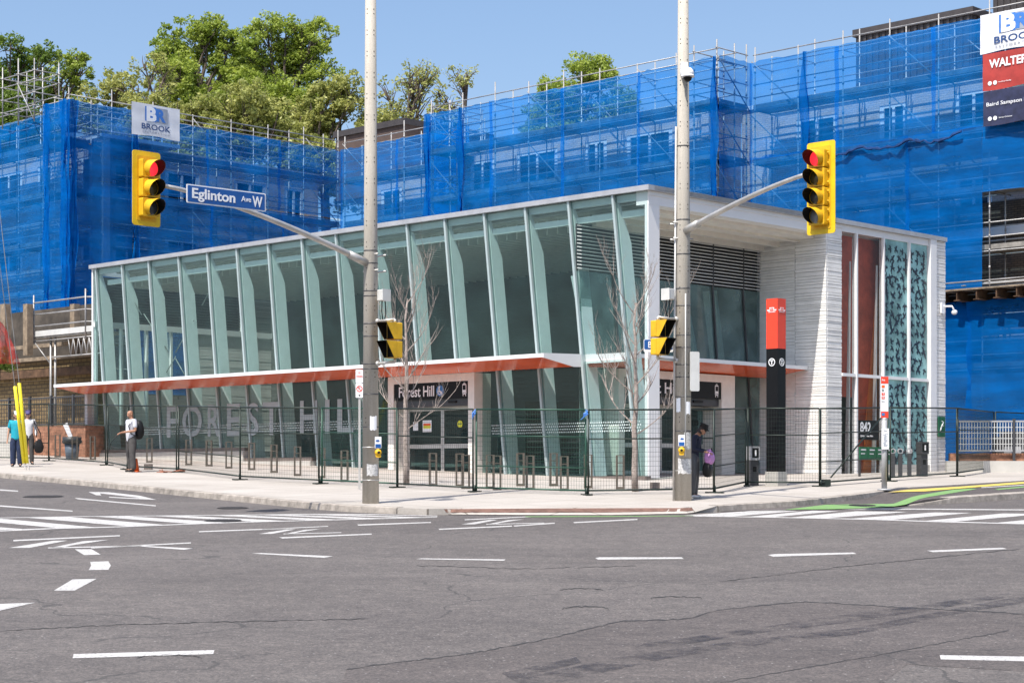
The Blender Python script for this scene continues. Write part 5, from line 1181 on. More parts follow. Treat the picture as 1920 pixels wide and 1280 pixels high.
paper(pl2, gp2, R2(1.3), 1.8, -42, .1, .28, M_GREYP)
# push buttons
def pushb(c, n, label, flip):
    M = frameN(c, n); t = thing('push_button', c, label, 'push button', 'pedestrian push buttons')
    mb = MB(M); mb.rbox(-.065, 0, .04, .065, .012, .27, .012); mb.build('sign_plate', M_WHT, t)
    mb = MB(M); mb.box(-.055, -.004, .05, .055, -.0005, .125); mb.build('blue_panel', M_BLUES, t)
    mb = MB(M); s = flip; mb.prism_y([(-.03 * s, .19), (.01 * s, .22), (.01 * s, .205), (.045 * s, .205), (.045 * s, .175), (.01 * s, .175), (.01 * s, .16)][::(1 if s < 0 else -1)], -.005, -.0004); mb.build('arrow', M_BLUES, t)
    mb = MB(M); mb.tube((0, -.05, -.04), (0, .02, -.04), .062, .07, 14); mb.rbox(-.05, -.04, -.14, .05, .02, -.02, .02); mb.build('button_case', M_SIGY, t)
    mb = MB(M); mb.tube((0, -.062, -.04), (0, -.048, -.04), .028, .028, 12); mb.build('button', M_BLK, t)
q = P(709, 844, 36.0); pushb(q, V(.25, -.97, 0).normalized(), 'yellow push button under a small white and blue arrow plate on the left pole', -1)
q = P(1278, 840, 36.85); pushb(q, V(-.12, -.99, 0).normalized(), 'yellow push button under a small white and blue arrow plate on the right pole', 1)
# standing sign and bus stop post
g = G(674, 918); t = thing('parking_sign', g, 'white no standing sign on a thin post just left of the left pole', 'sign'); M = frame(g, V(1, 0, 0), V(0, 1, 0))
Yg = g.y; s = Yg / F
mb = MB(M); mb.box(-.025, 0, 0, .025, .02, (918 - 693) * s); mb.build('post', M_GALV, t)
zt = (918 - 693) * s; mb = MB(M); mb.rbox(-.085, -.02, zt - .3, .08, -.006, zt, .02); mb.build('panel', M_WHT, t); mb = MB(M); mb.rbox(-.085, -.02, zt - .63, .08, -.006, zt - .31, .02); mb.build('panel', M_WHT, t)
mb = MB(M); mb.text('NO', 0, zt - .07, .05, .05, -.021, .004); mb.text('STANDING', 0, zt - .15, .14, .05, -.021, .004); mb.build('lettering', M_REDP, t)
mb = MB(M); mb.ring(0, zt - .43, .052, .07, -.025, -.021); mb.hexa([(-.05, -.025, zt - .39), (-.04, -.025, zt - .38), (-.04, -.021, zt - .38), (-.05, -.021, zt - .39), (.04, -.025, zt - .48), (.05, -.025, zt - .47), (.05, -.021, zt - .47), (.04, -.021, zt - .48)]); mb.build('prohibition_ring', M_REDP, t)
mb = MB(M); mb.text('P', 0, zt - .43, .04, .07, -.0205, .002); mb.prism_y([(-.03, zt - .58), (.02, zt - .555), (.02, zt - .605)][::-1], -.024, -.021); mb.build('print', M_BLK, t)
g = G(1658, 919); t = thing('bus_stop_post', g, 'grey round post with a tall white and red transit stop panel on the right pavement', 'bus stop'); s = g.y / F; M = frame(g, V(1, .1, 0).normalized(), V(-.1, 1, 0).normalized()); Z = lambda v: (919 - v) * s
mb = MB(M); mb.tube((0, 0, 0), (0, 0, Z(784)), .062, n=16); mb.ball((0, 0, Z(786)), .066, .066, .05); mb.build('post', M_GREY, t)
mb = MB(M); mb.tube((0, 0, 0), (0, 0, .04), .16, .15, 16); mb.build('base', M_GREY, t)
mb = MB(M); mb.box(-.085, -.03, Z(783), .085, .03, Z(706)); sp = mb.build('panel', M_WHT, t)
for v0, v1, x0, x1, mm, nm in ((719, 706, -.0851, .0851, M_REDP, 'red_band'), (783.2, 771, -.0852, .0852, M_REDP, 'red_band'), (727, 722, -.07, .0, M_CONE, 'route_box'), (741, 736, -.07, .0, M_REDP, 'route_box'), (748, 743, -.07, .0, M_REDP, 'route_box'), (779, 774, -.07, .0, M_ICONB, 'info_box')):
    mb = MB(M); mb.box(x0, -.034 if nm != 'info_box' else -.038, Z(v0), x1, -.0302 if nm != 'info_box' else -.0345, Z(v1)); mb.build(nm, mm, sp)
mb = MB(M); mb.text('Stop', -.03, Z(712.5), .07, .06, -.035, .003, .01); mb.text('7', -.035, Z(738.5), .03, .04, -.035, .003, .01); mb.text('90', -.035, Z(745.5), .035, .04, -.035, .003, .01); mb.build('lettering', M_WHT, sp)
mb = MB(M); mb.ring(-.04, Z(731.5), .014, .026, -.034, -.0305, 14); mb.text('Bathurst', -.035, Z(752.5), .07, .02, -.031, .003); mb.build('print', M_BLK, sp)
mb = MB(M); mb.box(-.085, -.09, Z(842), .08, -.066, Z(803)); nt_ = mb.build('notice', M_WHT, t)
mb = MB(M); mb.text('Notice', 0, Z(807), .07, .035, -.091, .003)
r = random.Random(2)
for i in range(14): mb.box(-.06 + r.uniform(0, .04), -.094, Z(814 + i * 1.7), .0 + r.uniform(0, .06), -.091, Z(814 + i * 1.7) + .008)
mb.build('print', M_GREYP, nt_)
# transit totem
g = G(1454, 911); g = V(g.x, 43.0, zg(g.x, 43)); M = frame(g, -uL, uR); M = frame(V((1458 - 960) / F * 43, 43.0, g.z), -uL, uR)
t = thing('transit_totem', g, 'tall square transit totem, red above and black below, beside the right entrance', 'totem'); H = (911 - 559) / F * 43
zr = (911 - 653) / F * 43; z0 = (911 - 884) / F * 43; w_ = .33
mb = MB(M); mb.box(-w_, 0, zr, 0, w_, H); mb.build('red_head', M_REDP, t)
mb = MB(M); mb.box(-w_ + .002, .002, z0, -.002, w_ - .002, zr - .001); mb.build('black_shaft', M_BLKG, t)
mb = MB(M); mb.box(-w_ - .02, -.02, -.3, .02, w_ + .02, z0 - .001); mb.build('concrete_base', M_CONC, t)
M2 = frame(M @ V(0, 0, 0), uR, uL)
for Mx, x0 in ((M, -w_ / 2), (M2, w_ / 2)):
    mb = MB(Mx); mb.ring(x0, zr - .32, .075, .095, -.008, -.001); mb.box(x0 - .045, -.009, zr - .295, x0 + .045, -.001, zr - .27); mb.box(x0 - .013, -.0095, zr - .375, x0 + .013, -.001, zr - .296); mb.build('station_mark', M_WHT, t)
    mb = MB(Mx); zc = H - .28
    mb.prism_y([(x0 - .14, zc + .02), (x0 - .1, zc - .045), (x0 + .1, zc - .045), (x0 + .14, zc + .02), (x0 + .06, zc + .02), (x0 + .07, zc + .07), (x0 - .07, zc + .07), (x0 - .06, zc + .02)], -.008, -.001)
    em = mb.build('emblem', M_WHT, t); mb = MB(Mx); mb.rbox(x0 - .05, -.011, zc - .03, x0 + .05, -.0085, zc + .055, .02); mb.box(x0 - .12, -.011, zc - .03, x0 - .055, -.0085, zc - .012); mb.box(x0 + .055, -.011, zc - .03, x0 + .12, -.0085, zc - .012); mb.build('emblem_field', M_REDP, em)
    mb = MB(Mx); mb.text('TTC', x0, zc + .01, .08, .04, -.0115, .002, .01); mb.build('emblem_letters', M_WHT, em)
# ------------------------------------------------------------------ bicycle racks
def rackproto(g, label):
    t = thing('bike_rack', g, label, 'bike rack', 'bronze hoop racks behind the fence'); M = frame(g, V(1, 0, 0), V(0, 1, 0)); H, W = .78, .2
    mb = MB(M); mb.box(-W / 2, -.03, .06, -W / 2 + .045, .03, H); mb.box(W / 2 - .045, -.03, .06, W / 2, .03, H); mb.box(-W / 2 + .046, -.03, H - .02, W / 2 - .046, .03, H); mb.build('hoop', M_RACK, t)
    mb = MB(M); mb.box(-W / 2 + .046, -.02, H * .76, W / 2 - .046, .02, H * .76 + .018); mb.build('crossbar', M_RACK, t)
    mb = MB(M); mb.box(-W / 2, -.035, -.02, W / 2, .035, .059); mb.build('foot_plate', M_RACK, t); return t
rk = [(354, 872), (392, 874), (429, 878), (472, 881), (514, 886), (558, 892), (603, 896), (646, 903), (812, 911), (862, 912), (873, 916), (919, 916), (932, 918), (976, 911), (994, 918), (1038, 911), (1058, 920), (1103, 915), (1163, 917), (108, 857), (140, 862), (174, 862), (280, 867)]
rl = {354: 'behind the fence below the big letter O', 392: 'behind the fence below the big letter R', 429: 'behind the fence below the big letter E', 472: 'behind the fence below the big letter S', 514: 'behind the fence below the big letter T', 558: 'behind the fence, left of the big letter H', 603: 'behind the fence between the big letters H and I',
      646: 'behind the fence below the big letter L beside the left pole', 812: 'in front of the left sliding door', 862: 'further back of the pair in front of the right sliding door leaf', 873: 'nearer of the pair in front of the right sliding door leaf', 919: 'further back of the pair right of the left entrance', 932: 'nearer of the pair right of the left entrance',
      976: 'further back of the pair between entrance and dark kiosks', 994: 'nearer of the pair between entrance and dark kiosks', 1038: 'further back of the pair under the dark kiosks', 1058: 'nearer of the pair under the dark kiosks', 1103: 'behind the tall green fence joint with blue ties', 1163: 'just left of the right young tree',
      108: 'left of the plastic bin with a board in it', 140: 'in front of the plastic bin', 174: 'at the left corner of the station', 280: 'right of the man with the backpack'}
r0 = None
for i, (u, v) in enumerate(rk):
    g = G(u, v); lb = 'bronze hoop rack ' + rl[u]
    if r0 is None: r0 = rackproto(g, lb)
    else: copy_thing(r0, g, random.Random(i).uniform(-.25, .25), lb)
# ------------------------------------------------------------------ temporary fence
fp = [(-330, 860), (-130, 861), (92, 864), (200, 872), (239, 880), (333, 885), (450, 899.5), (601, 907), (745, 914), (890, 922), (1100, 928), (1340, 924), (1400, 911), (1539, 912), (1667, 902), (1795, 893), (1865, 882), (2010, 872)]
fl = ['left end outside the women, cut by the photo edge', 'behind the two women at the left edge', 'between the women and the bin', 'right behind the man with the backpack', 'short one at the man with the backpack', 'in front of the big letters F and O', 'in front of the big letters E, S and T', 'in front of the big letters H, I and L', 'just behind the left concrete pole',
      'in front of the left entrance doors', 'with blue ties, in front of the dark kiosks', 'in front of the station corner and young tree', 'behind the walker at the right pole', 'in front of the black totem', 'in front of the white brick pier, with a diagonal brace', 'in front of the pattern of birds', 'at the right end of the station', 'in front of the grey cabinets at the right edge']
HF = 1.83
for i in range(len(fp) - 1):
    a, b = G(*fp[i]), G(*fp[i + 1]); d = b - a; L = d.length; e = Vector((d.x, d.y, 0)).normalized(); m = M_FENCEG if i in (7, 9) else M_FENCE
    t = thing('fence_panel', (a + b) / 2, 'dark wire mesh fence panel ' + fl[i + 1 if i else 0] if i else 'dark wire mesh fence panel outside the left edge of the photo', 'fence', 'temporary mesh fence panels round the station')
    W = lambda s, h: a + d * s + V(0, 0, h)
    g_ = .03 / L; o = e.cross(V(0, 0, 1)) * .02 * (-1) ** i
    mb = MB(); rr = .021
    mb.tube(W(g_, .02) + o, W(g_, HF) + o, rr, n=8); mb.tube(W(1 - g_, .02) + o, W(1 - g_, HF) + o, rr, n=8); mb.tube(W(g_, HF) + o, W(1 - g_, HF) + o, rr, n=8); mb.tube(W(g_, .1) + o, W(1 - g_, .1) + o, rr, n=8)
    for hh_ in ((.58, 1.25) if i % 2 else (1.2,)): mb.tube(W(g_, hh_) + o, W(1 - g_, hh_) + o, .013, n=6)
    if i == 13: mb.tube(W(.15, .2) + o, W(.95, 1.7) + o, .02, n=6)
    mb.build('frame', m, t)
    mb = MB(); n = int(L / .062)
    for k in range(1, n): mb.tube(W(k / n, .1) + o, W(k / n, HF) + o, .0026, n=3, cap=False)
    n = 17
    for k in range(1, n): mb.tube(W(g_, .1 + (HF - .1) * k / n) + o, W(1 - g_, .1 + (HF - .1) * k / n) + o, .003, n=3, cap=False)
    mb.build('wire_mesh', m, t)
    mb = MB(frame(a, e, e.cross(V(0, 0, -1)))); mb.box(-.07, -.2, 0, .07, .2, .03); mb.tube((0, 0, 0), (0, 0, .16), .03); mb.build('foot', M_FENCE, t)
    if i == 9 or i == 10:
        rr_ = random.Random(i); mb = MB(); q = W(.01 if i == 9 else .0, HF - .03)
        for k in range(4): mb.path([q + V(rr_.uniform(-.04, .04), -.04, rr_.uniform(-.03, .03)), q + V(rr_.uniform(-.08, .02), -.06, -.06), q + V(rr_.uniform(-.14, .0), -.05, -rr_.uniform(.08, .2))], [.014, .018, .006], 5)
        mb.build('blue_tie', M_BLUEB, t)
# ------------------------------------------------------------------ pay posts, cabinets, kiosks, bins and yard things
def paypost(u, v, label):
    g = G(u, v); M = frame(g, V(.93, .37, 0), V(-.37, .93, 0)); t = thing('card_post', g, label, 'terminal', 'grey card reader posts')
    mb = MB(M); mb.rbox(-.11, -.0, -.03, .11, .2, .6, .01); mb.build('post', M_DGREY, t)
    mb = MB(M); mb.rbox(-.12, -.04, .601, .12, .2, .93, .015); mb.build('head', M_GREY if u < 1500 else M_DGREY, t)
    mb = MB(M); mb.box(-.085, -.045, .66, .085, -.0405, .89); mb.build('screen', M_BLKG, t)
    mb = MB(M); mb.box(-.045, -.008, .33, .045, -.0005, .45); mb.build('reader', M_BLKG, t); mb = MB(M); mb.box(-.02, -.048, .7, .02, -.0455, .84); mb.build('screen_mark', M_WHT, t)
paypost(1415, 910, 'grey card reader post left of the black totem'); paypost(1733, 893, 'dark grey card reader post in front of the last patterned pane')
for u, lb in ((985, 'left of two dark upright kiosks inside the glass, between the entrance and the corner'), (1047, 'right of two dark upright kiosks inside the glass, nearest the corner')):
    t_ = tL(u, -1.2); q = C0 + uL * t_ + uR * 1.2; q.z = zg(q.x, q.y); M = frame(q, -uL, uR); t = thing('fare_kiosk', q, lb, 'kiosk')
    mb = MB(M); mb.rbox(0, 0, -.05, .85, .5, 1.95, .03); mb.build('case', M_BLK, t); mb = MB(M); mb.box(.08, -.006, 1.1, .77, -.0005, 1.75); mb.build('screen', M_BLKG, t)
    mb = MB(M)
    for k in range(5): mb.box(.1, -.005, .2 + k * .16, .75, -.0005, .23 + k * .16)
    mb.build('grille', M_DGREY, t)
def cabinet(u0, u1, v0, v1, label, dpt=.5):
    a, b = G(u0, v1), G(u1, v1); s = a.y / F; W_ = (u1 - u0) * s; H = (v1 - v0) * s; M = frame(a, V(1, 0, 0), V(0, 1, 0)); t = thing('utility_cabinet', a, label, 'cabinet')
    mb = MB(M); mb.box(0, 0, -.05, W_, dpt, H * .86); mb.build('case', M_DGREY, t); mb = MB(M); mb.box(W_ * .1, .05, H * .861, W_ * .45, dpt - .05, H); mb.build('top_unit', M_DGREY, t)
    for k in (0, 1):
        mb = MB(M); mb.rbox(W_ * (.06 + .47 * k), -.012, .1, W_ * (.06 + .47 * k) + W_ * .4, -.0005, H * .8, .01); dr = mb.build('door', M_DGREY, t)
        mb = MB(M); mb.rbox(W_ * (.12 + .47 * k), -.02, H * .25, W_ * (.12 + .47 * k) + W_ * .26, -.0125, H * .6, .02); mb.build('handle_plate', M_GREY, dr)
cabinet(1868, 1990, 808, 880, 'dark grey utility cabinets on the pavement at the right edge')
# concrete retaining wall and grille fence at right
q = P(1775, 892, 54.5); mb = MB(frame(V(q.x, q.y, 0), V(.99, -.1, 0).normalized(), V(.1, .99, 0).normalized())); mb.box(0, 0, -.3, 9, .3, .45); mb.build('concrete_wall', M_CONC, loc=V(q.x, q.y, 0), label='low white concrete wall right of the station end', cat='wall')
q = P(1795, 892, 56); M = frame(V(q.x, q.y, .7), V(.99, -.1, 0).normalized(), V(.1, .99, 0).normalized()); t = thing('grille_fence', V(q.x, q.y, .7), 'metal bar grille fence before the blue screen at the right edge', 'fence')
for z in (0.05, .95): mb = MB(M); mb.box(0, -.02, z, 5, .02, z + .05); mb.build('rail', M_GREY, t)
mb = MB(M)
for k in range(60): mb.box(k * .085, -.01, .1, k * .085 + .02, .01, .95)
for k in range(1, 5): mb.box(0, -.012, .1 + k * .17, 5, .012, .12 + k * .17)
mb.build('bars', M_LGREY, t)
mb = MB(M); mb.box(-.2, .1, -.9, 7, .5, -.0); mb.build('kerb_wall', M_TERRA, t)
for k, x in enumerate((0, 1.7, 3.4)): mb = MB(M); mb.box(x - .04, -.03, -.7, x + .04, .03, 1.05); mb.build('post', M_DGREY, t)
# green boards and grey hoops near the number plate
g = G(1612, 893); M = frame(g + uL * -.5 * 0, uR, uL); t = thing('green_board', g, 'row of green boards standing below the number plate behind the fence', 'board')
for k in range(4): mb = MB(M); mb.box(k * .42, 0, .45, k * .42 + .39, .03, .8); bd = mb.build('panel', M_GREENP, t); mb = MB(M); mb.box(k * .42 + .06, -.004, .7, k * .42 + .3, -.0005, .74); mb.box(k * .42 + .06, -.004, .6, k * .42 + .25, -.0005, .63); mb.build('print', M_WHT, bd)
for x in (.05, 1.6): mb = MB(M); mb.box(x, .031, 0, x + .05, .08, .8); mb.build('leg', M_DGREY, t)
for i, u in enumerate((1674, 1688, 1705)):
    g = G(u, 893); t = thing('grey_post', g, 'short grey post behind the bus stop fence, ' + ('leftmost', 'middle', 'rightmost')[i] + ' of three', 'post', 'short grey posts behind the stop')
    mb = MB(frame(g, V(1, 0, 0), V(0, 1, 0))); mb.box(-.05, -.05, 0, .05, .05, .62); mb.build('shaft', M_DGREY, t); mb = MB(frame(g, V(1, 0, 0), V(0, 1, 0))); mb.ring(0, .68, .05, .08, -.03, .03, 12); mb.build('ring', M_GREY, t)
for u, v, lb in ((1548, 911, 'small dark green box at the fence foot before the white pier'), (1228, 917, 'small brown box at the fence foot left of the right pole'), (278, 880, 'small dark box on the pavement right of the man')):
    g = G(u, v); mb = MB(frame(g, V(1, 0, 0), V(0, 1, 0))); mb.rbox(-.11, -.08, 0, .11, .08, .16, .015); mb.build('small_box', M_FENCE if u > 1300 else M_SILL, loc=g, label=lb, cat='box')
# bin with a board in it
g = G(135, 861); M = frame(g, V(1, 0, 0), V(0, 1, 0)); t = thing('plastic_bin', g, 'round grey-blue plastic bin with a dark rim, left of the station corner', 'bin')
mb = MB(M); mb.tube((0, 0, 0), (0, 0, .52), .2, .25, 18); mb.build('body', M_BINB, t); mb = MB(M); mb.tube((0, 0, .521), (0, 0, .74), .3, .31, 18); mb.build('rim', M_BIN, t)
for s_ in (-1, 1): mb = MB(M); mb.box(s_ * .3 - .02, -.05, .55, s_ * .3 + .02, .05, .63); mb.build('handle', M_BIN, t)
mb = MB(M); mb.hexa([(-.3, 0, 1.15), (-.16, 0, 1.22), (-.16, .06, 1.22), (-.3, .06, 1.15), (-.06, 0, .6), (.06, 0, .65), (.06, .06, .65), (-.06, .06, .6)]); mb.build('board', M_WHT, loc=g + V(0, 0, .6), label='white board leaning out of the plastic bin', cat='board')
g = G(251, 884.5); g = g + V(.04, .15, 0); t = thing('traffic_cone', g, 'orange cone standing behind the legs of the man with the backpack', 'cone'); mb = MB(); mb.tube(g, g + V(0, 0, .38), .09, .025, 14); mb.build('cone', M_CONE, t); mb = MB(); mb.box(g.x - .12, g.y - .12, g.z, g.x + .12, g.y + .12, g.z + .03); mb.build('base', M_CONE, t)
g = G(325, 886); mb = MB(); r = random.Random(8)
for k in range(9): a = g + V(r.uniform(-.35, .35), r.uniform(-.1, .1), .015 + .006 * k); mb.tube(a, a + V(r.uniform(-.4, .4), r.uniform(-.15, .15), r.uniform(0, .05)), .012, n=5)
mb.build('stick_pile', mat('reddish_sticks', (.4, .16, .1), .8, var=.3), loc=g, label='small pile of reddish sticks at the fence foot right of the man', cat='debris')
# guy wires with yellow guards
for i, (u0, v0, u1, v1, ut, vt, lb) in enumerate(((28, 724, 45, 868, 0, 500, 'left of two yellow guy wire guards at the left kerb'), (36, 718, 51, 868, -8, 330, 'right of two yellow guy wire guards at the left kerb'))):
    a, b = P(u1, v1, 54.0), P(u0, v0, 53.3); t = thing('guy_wire', G(u1 + 4, 881), lb, 'guy wire', 'guy wires with yellow guards'); d = (b - a).normalized()
    mb = MB(); mb.tube(a, b, .055, .05, 8); mb.build('guard', M_GUARD, t); ft = ORG[t.name]
    mb = MB(); mb.path([ft, a, b, b + (P(ut, vt, 52.4) - b) * 1.0, P(ut, vt, 52.4) + (P(ut, vt, 52.4) - b) * 2.2], .012); mb.build('wire', M_STEEL, t)
# ------------------------------------------------------------------ people
def skin(name, chains, m, parent, sub=2, label=None):
    """chains: list of polylines of (point, rx, ry); equal points are welded. One continuous surface."""
    vs = []; rad = []; es = []; idx = {}
    for ch in chains:
        prev = None
        for p, rx, ry in ch:
            key = tuple(round(c, 4) for c in p)
            if key not in idx: idx[key] = len(vs); vs.append(tuple(p)); rad.append((rx, ry))
            i = idx[key]
            if prev is not None and prev != i: es.append((prev, i))
            prev = i
    me = bpy.data.meshes.new(name); me.from_pydata(vs, es, []); o = bpy.data.objects.new(name, me); COL.objects.link(o)
    me.skin_vertices if hasattr(me, 'skin_vertices') else None
    md = o.modifiers.new('skin', 'SKIN'); md.use_smooth_shade = True
    for i, sv in enumerate(me.skin_vertices[0].data): sv.radius = rad[i]; sv.use_root = (i == 0)
    s = o.modifiers.new('sub', 'SUBSURF'); s.levels = sub; s.render_levels = sub
    dg = bpy.context.evaluated_depsgraph_get(); dg.update(); ev = o.evaluated_get(dg); m2 = bpy.data.meshes.new_from_object(ev)
    bpy.data.objects.remove(o); m2.materials.clear(); m2.materials.append(m)
    for p in m2.polygons: p.use_smooth = True
    m2.name = name; q = bpy.data.objects.new(name, m2); COL.objects.link(q); q.parent = parent; ORG[q.name] = ORG[parent.name]
    if label: q['label'] = label
    return q
def person(g, yaw, H, label, J, skinm, shirt, pants, shoes, hair=None, sleeve=.5, build=1.0, cap=None, long_sleeve=False, coat=None):
    """J: overrides of joints in a standing 1.75 m figure; x = its left, y = back, z up, facing -y."""
    t = thing('person', g, label, 'person'); t.rotation_euler = (0, 0, yaw); k = H / 1.75; b = build
    j = dict(pel=(0, 0, .94), waist=(0, 0, 1.08), chest=(0, -.0, 1.28), neck=(0, .01, 1.47), head=(0, -.01, 1.6), top=(0, .0, 1.69), shL=(.17, .01, 1.41), shR=(-.17, .01, 1.41), elL=(.24, .03, 1.13), elR=(-.24, .03, 1.13), wrL=(.25, -.05, .88), wrR=(-.25, -.05, .88),
             hpL=(.09, 0, .9), hpR=(-.09, 0, .9), knL=(.1, -.02, .5), knR=(-.1, -.02, .5), anL=(.11, .02, .09), anR=(-.11, .02, .09), toL=(.13, -.15, .035), toR=(-.13, -.15, .035))
    j.update(J or {}); q = {a: Vector(v) * k for a, v in j.items()}
    c = lambda p, rx, ry=None: (p, rx * k, (ry or rx) * k)
    mid = lambda a, b_, f=.5: q[a].lerp(q[b_], f)
    hd = (q['top'] - q['head']).normalized(); fwd = Vector(J.get('face', (0, -1, 0)) if J else (0, -1, 0)).normalized()
    chains = [[c(q['pel'], .1 * b, .08 * b), c(q['waist'], .09 * b, .07 * b), c(q['chest'], .11 * b, .08 * b), c(mid('chest', 'neck', .7), .08 * b, .06), c(q['neck'], .055), c(mid('neck', 'head', .45), .056), c(q['head'] + hd * -.03 * k, .072, .08), c(q['head'] + hd * .035 * k, .078, .088), c(q['top'], .06, .066)],
              [c(q['head'] + hd * -.03 * k, .072, .08), c(q['head'] + hd * -.035 * k + fwd * .095 * k, .016)], [c(q['head'] + hd * -.03 * k, .072, .08), c(q['head'] + hd * -.075 * k + fwd * .07 * k, .022)]]
    for s in 'LR':
        el, wr = q['el' + s], q['wr' + s]
        chains.append([c(mid('chest', 'neck', .7), .08 * b, .06), c(q['sh' + s], .048 * b), c(q['sh' + s].lerp(el, .5), .044 * b), c(el, .036), c(el.lerp(wr, .35), .035), c(wr, .024), c(wr + (wr - el).normalized() * .05 * k, .028, .018)])
        pb = wr + (wr - el).normalized() * .05 * k; fd = (wr - el).normalized(); side = fd.cross(Vector((0, 0, 1)))
        side = side.normalized() if side.length > .1 else Vector((0, 1, 0)); curl = Vector((0, 0, -1)) if abs(fd.z) < .8 else Vector((0, -1, 0))
        for f, ln in ((-1.4, .062), (-.45, .074), (.5, .07), (1.35, .055)):
            a0 = pb + side * f * .013 * k; chains.append([c(pb, .028, .018), c(a0 + fd * .035 * k, .0085), c(a0 + fd * (.035 + ln * .5) * k + curl * .008 * k, .008), c(a0 + fd * (.035 + ln * .85) * k + curl * .03 * k, .007)])
        th = -1 if s == 'L' else 1; chains.append([c(pb, .028, .018), c(pb + side * th * .03 * k + fd * .01 * k, .0095), c(pb + side * th * .042 * k + fd * .04 * k + curl * .01 * k, .0085)])
        chains.append([c(q['pel'], .1 * b, .08 * b), c(q['hp' + s], .07 * b), c(q['hp' + s].lerp(q['kn' + s], .5), .058 * b), c(q['kn' + s], .05), c(q['kn' + s].lerp(q['an' + s], .35), .05), c(q['an' + s], .034), c(q['to' + s], .03)])
    skin('body', chains, skinm, t)
    sl = []
    T = [c(q['pel'] + Vector((0, 0, -.13)) * k, .15 * b, .12 * b), c(q['pel'] + Vector((0, 0, -.02)) * k, .15 * b, .122 * b), c(q['waist'], .145 * b, .118 * b), c(q['chest'], .16 * b, .125 * b), c(mid('chest', 'neck', .72), .115 * b, .09), c(mid('chest', 'neck', .88), .075, .07)]
    sl.append(T)
    for s in 'LR':
        e = q['el' + s]; ch = [T[4], c(q['sh' + s], .068 * b)]
        if long_sleeve: ch += [c(q['sh' + s].lerp(e, .5), .058 * b), c(e, .05), c(e.lerp(q['wr' + s], .9), .036)]
        else: ch += [c(q['sh' + s].lerp(e, .4), .06 * b), c(q['sh' + s].lerp(e, .78), .058 * b)]
        sl.append(ch)
    skin('shirt', sl, shirt, t)
    pn = [[c(q['waist'], .12 * b, .1 * b), c(q['pel'], .142 * b, .115 * b)]]
    for s in 'LR': pn.append([pn[0][1], c(q['hp' + s], .112 * b), c(q['hp' + s].lerp(q['kn' + s], .5), .1 * b), c(q['kn' + s], .082 * b), c(q['kn' + s].lerp(q['an' + s], .6), .078 * b), c(q['an' + s] + Vector((0, 0, -.035)) * k, .075 * b)])
    skin('trousers', pn, pants, t)
    for s in 'LR': skin('shoe', [[c(q['an' + s] + Vector((0, .03, -.04)) * k, .045, .04), c(q['an' + s].lerp(q['to' + s], .5) + Vector((0, 0, -.01)) * k, .046, .04), c(q['to' + s], .04, .028)]], shoes, t)
    hp = q['head']
    if hair: skin('hair', [[c(hp + hd * .0 * k - fwd * .035 * k, .075, .075), c(hp + hd * .06 * k - fwd * .012 * k, .082, .085), c(q['top'] + hd * .012 * k, .066, .07)], [c(hp + hd * .0 * k - fwd * .035 * k, .075, .075), c(hp - hd * .07 * k - fwd * .05 * k, .055)]], hair, t)
    if cap:
        skin('cap', [[c(hp + hd * .055 * k, .092, .095), c(q['top'] + hd * .012 * k, .07, .072)], [c(hp + hd * .055 * k, .092, .095), c(hp + hd * .045 * k + fwd * .11 * k, .05, .012), c(hp + hd * .035 * k + fwd * .155 * k, .035, .008)]], cap, t)
    # eyes, brows, mouth, ears
    up = hd; right = fwd.cross(up).normalized(); mb = MB()
    for s in (-1, 1): mb.ball(tuple(hp + up * .0 * k + fwd * .078 * k + right * s * .03 * k), .011 * k, None, None, 8, 5)
    mb.sm = True; o = mb.build('eyes', M_BLK, None); o.parent = t
    mb = MB(); mb.ball(tuple(hp - up * .062 * k + fwd * .078 * k), .022 * k, .01 * k, .006 * k, 8, 5); o = mb.build('mouth', M_MAROON, None); o.parent = t
    mb = MB()
    for s in (-1, 1): mb.ball(tuple(hp - up * .01 * k + right * s * .078 * k), .012 * k, .02 * k, .03 * k, 8, 6)
    o = mb.build('ears', skinm, None); o.parent = t
    return t, k
def W(t, p): return Matrix.Translation(t.location) @ Matrix.Rotation(t.rotation_euler.z, 4, 'Z') @ Vector(p)
R_ = math.radians
def softbag(name, c, rx, ry, rz, m, label, cat, yaw=0, strap=None, pinch=.35):
    t = thing(name, c, label, cat); M = yawm(c, yaw); mb = MB(M); vs = []; nu, nv = 16, 12; r = random.Random(int(rx * 999))
    for j in range(nv + 1):
        a = -math.pi / 2 + math.pi * j / nv; f = 1 - pinch * max(0, math.sin(a)) ; 
        for i in range(nu):
            b = 2 * math.pi * i / nu; cs, sn = math.cos(b), math.sin(b); e = .55
            vs.append((rx * f * math.cos(a) ** .6 * math.copysign(abs(cs) ** e, cs) * r.uniform(.95, 1.05), ry * f * math.cos(a) ** .6 * math.copysign(abs(sn) ** e, sn) * r.uniform(.95, 1.05), rz * math.sin(a)))
    mb.sm = True; mb.add(vs, [(j * nu + i, j * nu + (i + 1) % nu, (j + 1) * nu + (i + 1) % nu, (j + 1) * nu + i) for j in range(nv) for i in range(nu)]); mb.build('bag_body', m, t)
    for s in strap or []:
        mb = MB(M); mb.path(s, .014, 6); mb.build('strap', M_BLK if m != M_PINK else M_WHT, t)
    return t, M
